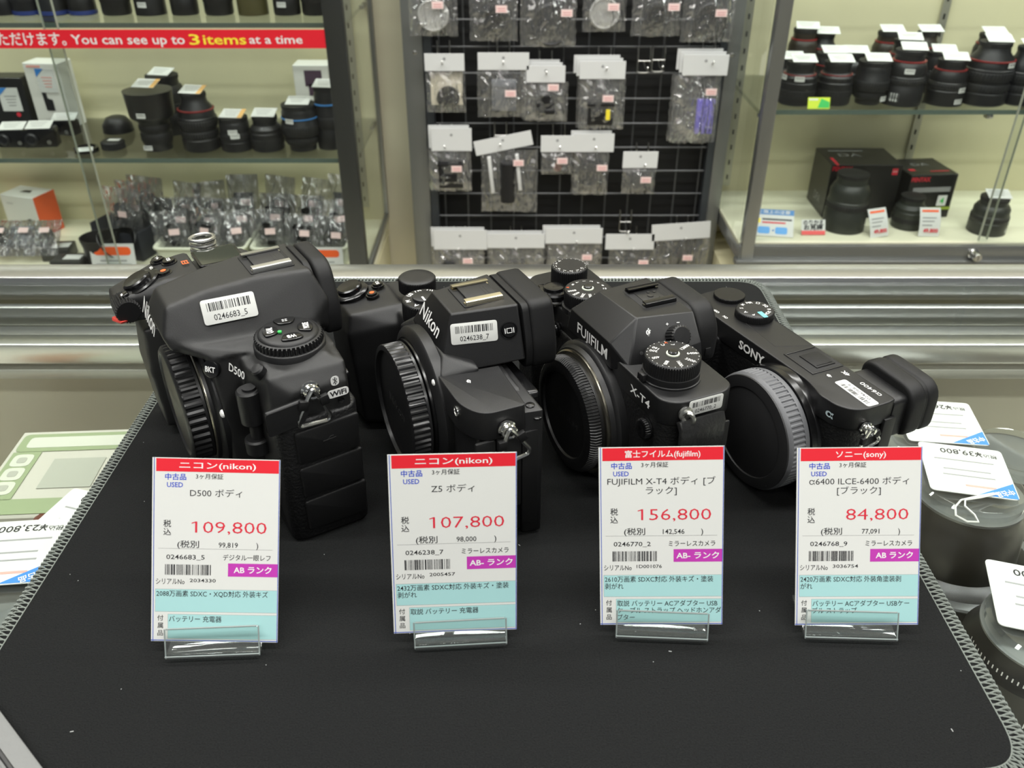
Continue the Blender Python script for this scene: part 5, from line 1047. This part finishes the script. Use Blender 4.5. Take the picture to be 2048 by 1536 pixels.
q = on_z(228, 296, zl); t = thing('rear_lens_cap', 'small black cap with a white label on the middle shelf', 'cap', (q.x, q.y, zl+.0003)); b = MB(); b.lathe([(.022, 0), (.022, .012), (.018, .015), (.0005, .015)], 30, 0, ID, {0: (30, .001), 1: (30, .001)}); b.obj('cap', LG, t); b = MB(); b.box((.004, 0, .0156), (.022, .012, .0006)); b.obj('label', PAPER, t)
q = on_z(170, 306, zl); t = thing('mount_adapter', 'black ring adapter lying at the front of the middle shelf', 'adapter', (q.x, q.y+.01, zl+.0003)); b = MB(); b.lathe([(.022, 0), (.022, .008), (.017, .009), (.017, 0)], 36); b.obj('ring', BLACKG, t)
price_slip(on_z(168, 304, zl+.0096)+Vector((0, .008, 0)), 'small white slip on the black ring adapter', .026, .014, .3)
# --- left cabinet, bottom deck
zb_ = -.4515
def f_or(b, w, d, h):
    b.prism(rpoly([(-.010, -.012), (.006, -.014), (.012, 0), (.004, .014), (-.010, .010)], .006), 0, .0005, 0, 1, FRc(w*.22, h*.30)); b.text('SONY', .005, 2, FRc(-w*.25, h*.80), 'c', .018); b.prism([(-.012, -.006), (.014, -.004), (.008, .008), (-.008, .006)], 0, .0004, 0, 3, TPc(0, d*.5, h))
CWH = mat('carton_white', (218, 217, 210), .5); CORG = mat('carton_orange', (226, 92, 42), .5)
def white_orange(lab, p, w, d, h, rz):
    t = carton('accessory_carton', lab, p, w, d, h, rz, [CWH, DKP, GREYP, DKP], f_or, group='white and orange cartons')
    b = MB(); b.box((w/2+.0006, d/2, h/2), (.0012, d, h)); b.obj('orange_side', CORG, t, label='orange carton side'); return t
q = on_z(66, 462, zb_)
white_orange('white carton with an orange side and dark device picture, lower left', Vector((q.x-.0, 1.765, zb_)), .088, .060, .088, -.30)
q = on_z(-10, 440, zb_)
white_orange('tall white and orange carton at the left edge of the lower deck', Vector((q.x-.03, 1.770, zb_)), .080, .06, .118, -.2)
def heap_pouch(p, w, h, yaw, pitch, seed, lab, group, kind, kw, m=DKP):
    t = thing('bagged_accessory', lab, 'bagged accessory', p, yaw, group); t.rotation_euler = (pitch, 0, yaw)
    film_bag(w, h, seed, .009, 12, 12, 1.4).obj('film_pouch', FILM, t).location = (0, 0, h*.9)
    o = item(kind, kw[0], kw[1], MB()).obj('content', m, t); o.location = (0, 0, h*.42)
    b = MB(); b.box((0, 0, 0), (.020, .0006, .012)); o = b.obj('price_sticker', PINKS, t); o.location = (w*.12, -.0165, h*.5)
    return t
WB = mat('ivory_basket', (218, 220, 200), .4)
def basket(lab, x0, x1, y0, y1, h, rz=0):
    t = thing('basket', lab, 'basket', ((x0+x1)/2, (y0+y1)/2, zb_+.0005), rz, 'ivory plastic baskets on the lower left deck')
    w, d = x1-x0, y1-y0; o = rrect(w, d, .014, 5); o2 = rrect(w-.012, d-.012, .010, 5); b = MB()
    n = len(o); V = [(x*.92, y*.92, 0) for x, y in o]+[(x, y, h) for x, y in o]+[(x-.003*(1 if x > 0 else -1), y-.003*(1 if y > 0 else -1), h) for x, y in o]+[(x*.92, y*.92, .003) for x, y in o2]
    F = []
    for r in range(3):
        for i in range(n): j = (i+1) % n; F.append((r*n+i, r*n+j, (r+1)*n+j, (r+1)*n+i))
    F += [tuple(range(n-1, -1, -1)), tuple(3*n+i for i in range(n))]; b.add(V, F); b.obj('tub', WB, t)
    b = MB(); b.tube([(x*1.012, y*1.012, h) for x, y in o], .0032, 8, closed=True); b.obj('rim', WB, t)
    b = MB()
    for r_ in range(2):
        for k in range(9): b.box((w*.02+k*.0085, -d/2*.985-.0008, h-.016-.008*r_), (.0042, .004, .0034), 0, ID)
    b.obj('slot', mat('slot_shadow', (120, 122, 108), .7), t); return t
B1 = (on_z(305, 500, zb_+.045).x, on_z(486, 500, zb_+.045).x); B2 = (on_z(500, 500, zb_+.045).x, on_z(690, 500, zb_+.045).x)
yb0 = 1.584
basket('ivory basket heaped with bagged parts behind the biggest camera', B1[0], B1[1], yb0, yb0+.165, .045)
basket('ivory basket of bagged black cables next to the cabinet post', B2[0], B2[1], yb0, yb0+.165, .045)
rr = random.Random(5)
KINDS = [('lump', (.034, .05)), ('block', (.036, .05)), ('ring', (.046, .046)), ('cap', (.044, .044)), ('box', (.038, .06)), ('lump', (.038, .06))]
for (x0, x1), g, lab, mm_ in ((B1, 'bagged parts in the left basket', 'bagged dark part heaped in the basket behind the biggest camera', DKP), (B2, 'bagged cables in the right basket', 'bagged black cable part heaped in the basket next to the post', BLACKG)):
    for k in range(9):
        cx = x0+.028+(x1-x0-.056)*((k % 3)/2); row = k//3
        kd = KINDS[(k+row) % 6]; w = rr.uniform(.060, .076); h = rr.uniform(.088, .108)+.016*row
        heap_pouch((cx, yb0+.030+.046*row, zb_+.016+.004*row), w, h, rr.uniform(-.38, .38), -.28+rr.uniform(-.10, .08), 100+k, lab, g, kd[0], kd[1], mm_)
# dark bin with bagged hoods, hood standing before it
q = on_z(262, 508, zb_); GB = mat('slate_box', (50, 52, 60), .5)
t = thing('storage_box', 'open dark slate box with bagged lens hoods left of the ivory baskets', 'box', (q.x+.005, 1.70, zb_+.0005), -.30)
b = MB()
for c, d in (((-.055, 0, .035), (.003, .12, .07)), ((.055, 0, .030), (.003, .12, .06)), ((0, -.06, .028), (.112, .003, .056)), ((0, .06, .045), (.112, .003, .09)), ((0, 0, .002), (.11, .12, .004))): b.box(c, d)
b.obj('tray', GB, t)
for i, (dx, dy, hh) in enumerate(((-.006, -.034, .06), (.006, .002, .07), (.016, .036, .075))):
    heap_pouch((q.x+.005+dx, 1.70+dy, zb_+.026), .088, .125, -.30, -.12, 140+i, 'bagged black lens hood standing in the slate box', 'bagged hoods in the slate box', 'cap', (.060, .060), LB)
q = on_y(200, 492, 1.61); t = thing('lens_hood', 'round black lens hood standing before the slate box', 'lens hood', (q.x, 1.612, zb_+.0005)); b = MB(); b.lathe([(.034, 0), (.032, .040), (.036, .060), (.033, .060), (.029, .040), (.030, .002)], 40); b.obj('hood', LB, t)
q = on_y(240, 496, 1.622); t = thing('lens_hood', 'petal-shaped black lens hood leaning beside the round hood', 'lens hood', (q.x, 1.622, zb_+.030)); t.rotation_euler = (.7, 0, .4)
b = MB(); n = 48; V = []; F = []
for i in range(n):
    a = 2*math.pi*i/n; top = .036+.014*math.cos(2*a)
    V += [(.026*math.cos(a), .026*math.sin(a), 0), (.036*math.cos(a), .036*math.sin(a), top), (.034*math.cos(a), .034*math.sin(a), top), (.024*math.cos(a), .024*math.sin(a), 0)]
for i in range(n):
    j = (i+1) % n
    for k in range(4): l = (k+1) % 4; F.append((4*i+k, 4*j+k, 4*j+l, 4*i+l))
b.add(V, F); b.obj('hood', LB, t)
def d_or(b, w, h, M_, zf): b.prism(rrect(w*.84, h*.30, h*.14, 6, 0, h*.74), .0006, .0009, 0, 1, M_); strip(b, M_, w, h, zf, .2, .8, .36, .42, 2); strip(b, M_, w, h, zf, .1, .9, .2, .28, 2)
leaning_card('notice_card', 'white card with an orange oval standing at the lower left', 232, 545, .088, .056, .18, 0, d_or, [PAPER, ORANGE, GREYP], zz=zb_, y=1.574)
leaning_card('notice_card', 'white card with an orange oval standing before the right basket', 645, 545, .088, .050, .1, 0, d_or, [PAPER, ORANGE, GREYP], zz=zb_, y=1.574)
for i, (px, py, w, h, d, lab) in enumerate(((140, 520, .062, .020, .045, 'flat dark box with a white slip left of the orange oval card'), (118, 500, .055, .024, .05, 'low dark box behind the flat dark box'))):
    q = on_y(px, py, 1.60+.05*i); t = thing('accessory_box', lab, 'box', (q.x, q.y, zb_+.0005), .1*i, 'flat dark boxes'); b = MB(); b.box((0, 0, h/2), (w, d, h), 0, ID, r=.002); b.obj('carton', BOXG, t); b = MB(); b.box((.008, 0, h+.0004), (.034, .022, .0006)); b.obj('label', PAPER, t)
for i, (px, py) in enumerate(((-8, 520), (40, 512), (88, 524))):
    q = on_y(px, py, 1.62); heap_pouch((q.x, q.y, zb_+.022), .068, .085, .12*i-.12, -.95, 160+i, 'bagged accessory lying at the lower left edge of the deck', 'bagged accessories at the lower left edge', ('lump', 'block', 'ring', 'box')[i], (.045, .045), (DKP, GREYB)[i % 2])
# ================================================================ things inside the glass counter
zc = -.1635
def tag_slip(p, lab, w, d, yaw, tilt, text, blue='br', roll=0.):
    """white price tag with a blue 'used' corner; lettering reads from the far side"""
    t = thing('price_tag', lab, 'price tag', p, 0, 'used price tags inside the counter'); t.rotation_euler = (tilt, roll, yaw)
    b = MB(); b.prism(rrect(w, d, .003, 4), 0, .0005); L = TM((0, 0, .0007), rz=math.pi)
    b.text(text, d*.10, 1, L @ TM((0, -d*.36, 0)), 'c', w*.50, .004); b.text('税込', d*.06, 1, L @ TM((-w*.34, -d*.34, 0)), 'c')
    for k, (ww, s) in enumerate(((.7, -.18), (.55, .02), (.6, .14))): b.box((0, s*-d, .0006), (w*ww, d*.022, .0001), 3)
    b.box((.1*w, -.33*d, .0006), (w*.35, d*.035, .0001), 4)
    x, y = (w/2-.0006), (-d/2+.0006)
    if blue == 'br': b.prism([(x, y), (x, y+d*.30), (x-w*.44, y)], .0005, .0007, 0, 2); b.text('中古品', d*.075, 5, TM((x-w*.14, y+d*.08, .0009), rz=math.pi+.45), 'c', w*.24, .02)
    if blue == 'bl': b.prism([(-x, y), (-x+w*.44, y), (-x, y+d*.30)], .0005, .0007, 0, 2); b.text('中古品', d*.075, 5, TM((-x+w*.14, y+d*.08, .0009), rz=math.pi-.45), 'c', w*.24, .02)
    b.obj('printed_tag', [PAPER, INK, BLUES, GREYP, mat('pale_red', (226, 130, 120), .5), WHITE], t)
    return t
def thread(t, pts): b = MB(); b.tube(pts, .0006, 5); o = b.obj('thread', mat('white_thread', (225, 225, 220), .8), t); return o
CLOTH = mat('black_cloth', (16, 16, 18), .8)
t = tag(MB().box((0, 0, 0), (.34, .36, .004), r=.001).obj('black_cloth', CLOTH, None, (.40, .26, zc+.0025)), 'black cloth under the lenses inside the right of the counter', 'cloth')
def counter_lens(lab, x, y, prof, topcap, marks=False, hz=0):
    t = thing('camera_lens', lab, 'lens', (x, y, zc+.005), 0, 'used lenses inside the counter')
    b = MB(); b.lathe(prof, 64); b.obj('barrel', mat('counter_lens', (17, 17, 18), .3), t)
    r, z = prof[-1]
    b = MB(); b.lathe([(topcap, z), (topcap, z+.006), (topcap*.93, z+.0075), (topcap*.80, z+.0065), (.0005, z+.0065)], 64); b.obj('clear_cap', ACRYL, t, label='clear plastic cap')
    b = MB(); b.lathe([(topcap*1.0, z-.002), (topcap*1.04, z-.001), (topcap*1.04, z+.0005), (topcap*.9, z+.0006)], 64); b.obj('rim_ring', mat('rim_grey', (120, 122, 122), .3, .6), t)
    return t, prof[-1][1]
A = on_z(1945, 962, -.036)
t, zt2 = counter_lens('black lens with wide hood and clear cap under the 39,800 tag', A.x, A.y, [(.046, 0), (.052, .05), (.0525, .064), (.050, .068), (.036, .074), (.034, .100), (.031, .104), (.029, .114)], .0295)
b = MB(); b.lathe([(.0500, .066), (.0515, .0685), (.0505, .0695), (.046, .070)], 64); b.obj('hood_ring', mat('rim_grey', (120, 122, 122), .3, .6), t)
tg = tag_slip((A.x+.001, A.y+.010, zc+.005+zt2+.0085), 'white tag reading 39,800 lying on the wide-hooded lens in the counter', .047, .046, -.22, .02, '¥39,800', 'br')
thread(tg, [(.010, -.020, .001), (.000, -.025, .001), (-.009, -.030, .001), (-.013, -.036, .0005), (-.014, -.043, 0), (-.009, -.047, 0), (-.003, -.046, 0), (-.004, -.041, .0005), (-.008, -.035, .001), (-.007, -.030, .0015), (.002, -.026, .0015), (.012, -.020, .001)])
Bq = on_z(2105, 1235, -.040)
t, zt2 = counter_lens('black lens with white aperture figures at the lower right of the counter', Bq.x, Bq.y, [(.047, 0), (.047, .008), (.036, .010), (.036, .05), (.034, .052), (.034, .094), (.031, .098), (.029, .108)], .028)
b = MB()
for i, s in enumerate(['16', '11', '8', '5.6', '4', '2.8']):
    a = -math.pi/2-.15-.30*i; b.text(s, .0040, 0, FM((.0344*math.cos(a), .0344*math.sin(a), .078), (-math.sin(a), math.cos(a), 0), (0, 0, 1)), 'c', None, .01)
for i in range(22):
    a = -math.pi/2-.05-.08*i; b.quad([(.0315*math.cos(a+e), .0315*math.sin(a+e), zz) for e, zz in ((0, .0975), (.02, .0975), (.02, .100), (0, .100))])
b.obj('aperture_figures', WHITE, t)
tag_slip((Bq.x+.004, Bq.y+.012, zc+.005+zt2+.0085), 'white tag ending in 00 on the lens with aperture figures', .05, .046, -.3, .02, '¥27,500', 'br')
b = MB(); q = on_z(2040, 1285, zc+.012); b.lathe([(.050, 0), (.050, .003), (.044, .004), (.044, .001)], 64); tag(b.obj('clear_disc', clear('smoked_acrylic', (150, 152, 152), 1.6, .06), None, (q.x-.012, q.y+.028, zc+.006)), 'smoked clear disc behind the lens with aperture figures', 'disc')
Cq = on_z(1862, 872, -.050)
t, zt2 = counter_lens('dark lens with a clear cap below the blue-cornered tag behind the eyecup', Cq.x, Cq.y, [(.034, 0), (.036, .03), (.036, .05), (.031, .055), (.031, .09), (.028, .100)], .028)
tag_slip((Cq.x+.012, Cq.y+.016, zc+.005+zt2+.0085), 'white tag with a blue corner half hidden behind the rubber eyecup', .05, .046, -.12, .05, '¥26,182', 'br')
Dq = on_z(2068, 930, -.06)
t, zt2 = counter_lens('dark lens cut by the right edge, behind the 39,800 tag', Dq.x, Dq.y+.02, [(.032, 0), (.034, .04), (.034, .08), (.030, .088)], .027)
# --- left side of the counter
Eq = on_z(2, 1150, -.045)
t, zt2 = counter_lens('dark lens with a clear ring cap left of the mat', Eq.x-.006, Eq.y, [(.038, 0), (.040, .03), (.040, .07), (.033, .076), (.032, .104)], .0315)
tag_slip((Eq.x-.004, Eq.y+.018, zc+.005+zt2+.0085), 'white tag with a blue corner on the lens left of the mat', .052, .050, .10, .0, '¥23,800', 'br')
Fq = on_z(118, 1040, -.055); t = thing('filter_case', 'reddish brown filter case left of the mat', 'filter case', (Fq.x, Fq.y+.006, zc+.0003)); b = MB(); b.box((0, 0, .048), (.055, .060, .096), 0, ID, r=.004); b.obj('case', mat('red_brown', (96, 52, 42), .35), t)
tag_slip((Fq.x+.004, Fq.y+.010, zc+.0003+.0975), 'white tag with a blue edge on the brown filter case', .048, .050, -.30, .03, '¥15,400', 'br')
Gq = on_z(130, 950, -.06)
def f_gr(b, w, d, h):
    T = TPc(0, d/2, h)
    b.prism(rrect(w*.92, d*.22, .004, 3, 0, d*.34), 0, .0002, 0, 1, T); b.prism(rrect(w*.80, d*.13, .003, 3, 0, d*.34), .0002, .0004, 0, 2, T)
    b.box((w*.02, -d*.40, .0001), (w*.88, d*.16, .0002), 1, T); b.box((-w*.36, -d*.05, .0001), (w*.2, d*.55, .0002), 1, T); b.box((w*.38, -d*.05, .0001), (w*.16, d*.55, .0002), 1, T)
    for k in range(3): b.prism(rrect(.013, .013, .004, 3, -w*.36, d*(.12-.16*k)), .0002, .0005, 0, 2, T); b.prism(rrect(.006, .006, .002, 3, -w*.36, d*(.12-.16*k)), .0005, .0007, 0, 3, T)
    b.box((.004, -d*.04, .0001), (w*.36, d*.34, .0002), 3, T)
carton('film_carton', 'pale carton printed with green panels inside the counter left of the mat', Vector((Gq.x-.004, Gq.y-.030, zc)), .092, .090, .096, .06, [mat('carton_pale', (180, 178, 166), .5), mat('leaf_green', (134, 148, 112), .5), mat('pale_print', (188, 190, 176), .5), mat('print_grey', (158, 160, 148), .5)], f_gr)
Hq = on_z(12, 1010, -.08); t = thing('lens_box', 'tan leather lens case at the left edge inside the counter', 'case', (Hq.x-.05, Hq.y+.02, zc+.0003), .3); b = MB(); b.lathe([(.036, 0), (.036, .07), (.033, .075), (.033, .082), (.0005, .084)], 40); b.obj('case', mat('tan_leather', (150, 106, 74), .5, bump=.5, scale=300), t); b = MB(); b.lathe([(.0365, .055), (.0372, .056), (.0372, .064), (.0365, .065)], 40); b.obj('strap', mat('dark_tan', (96, 62, 42), .5), t)
# grey tray at the lower left corner, lying over the corner of the mat
t = thing('cash_tray', 'grey rubber tray corner at the lower left of the picture', 'tray')
c0 = on_z(0, 1418, .006); c1 = on_z(88, 1536, .006); d = (c1-c0).normalized(); n = Vector((d.y, -d.x, 0)); n = -n if n.x > 0 else n
o = c1+d*.012; M_ = FM((o.x, o.y, .0002), -d, (n.x, n.y, 0))
TR = mat('tray_grey', (112, 113, 112), .55, bump=.3, scale=500)
W_, D_ = .20, .12; ys = 1 if (M_ @ Vector((0, .1, 0))).x < o.x else -1
b = MB(); pl = rpoly([(0, 0), (W_, 0), (W_, D_), (0, D_)], .006, 5)
Mf = M_ if (M_.to_3x3() @ Vector((0, 0, 1))).z > 0 else M_ @ Matrix.Scale(-1, 4, (0, 0, 1))
b.prism(pl, .0002, .0042, .0008, 0, Mf); b.obj('base', TR, t)
b = MB(); ip = inset(pl, .0075); 
b.tube([(x, y, .0044) for x, y in ip], .0009, 6, 0, Mf, closed=True); b.obj('groove_line', mat('tray_dark', (52, 52, 52), .6), t)
b = MB(); b.prism(inset(pl, .0095), .0042, .0052, .0006, 0, Mf); b.obj('pad', mat('tray_pad', (120, 121, 120), .5), t)
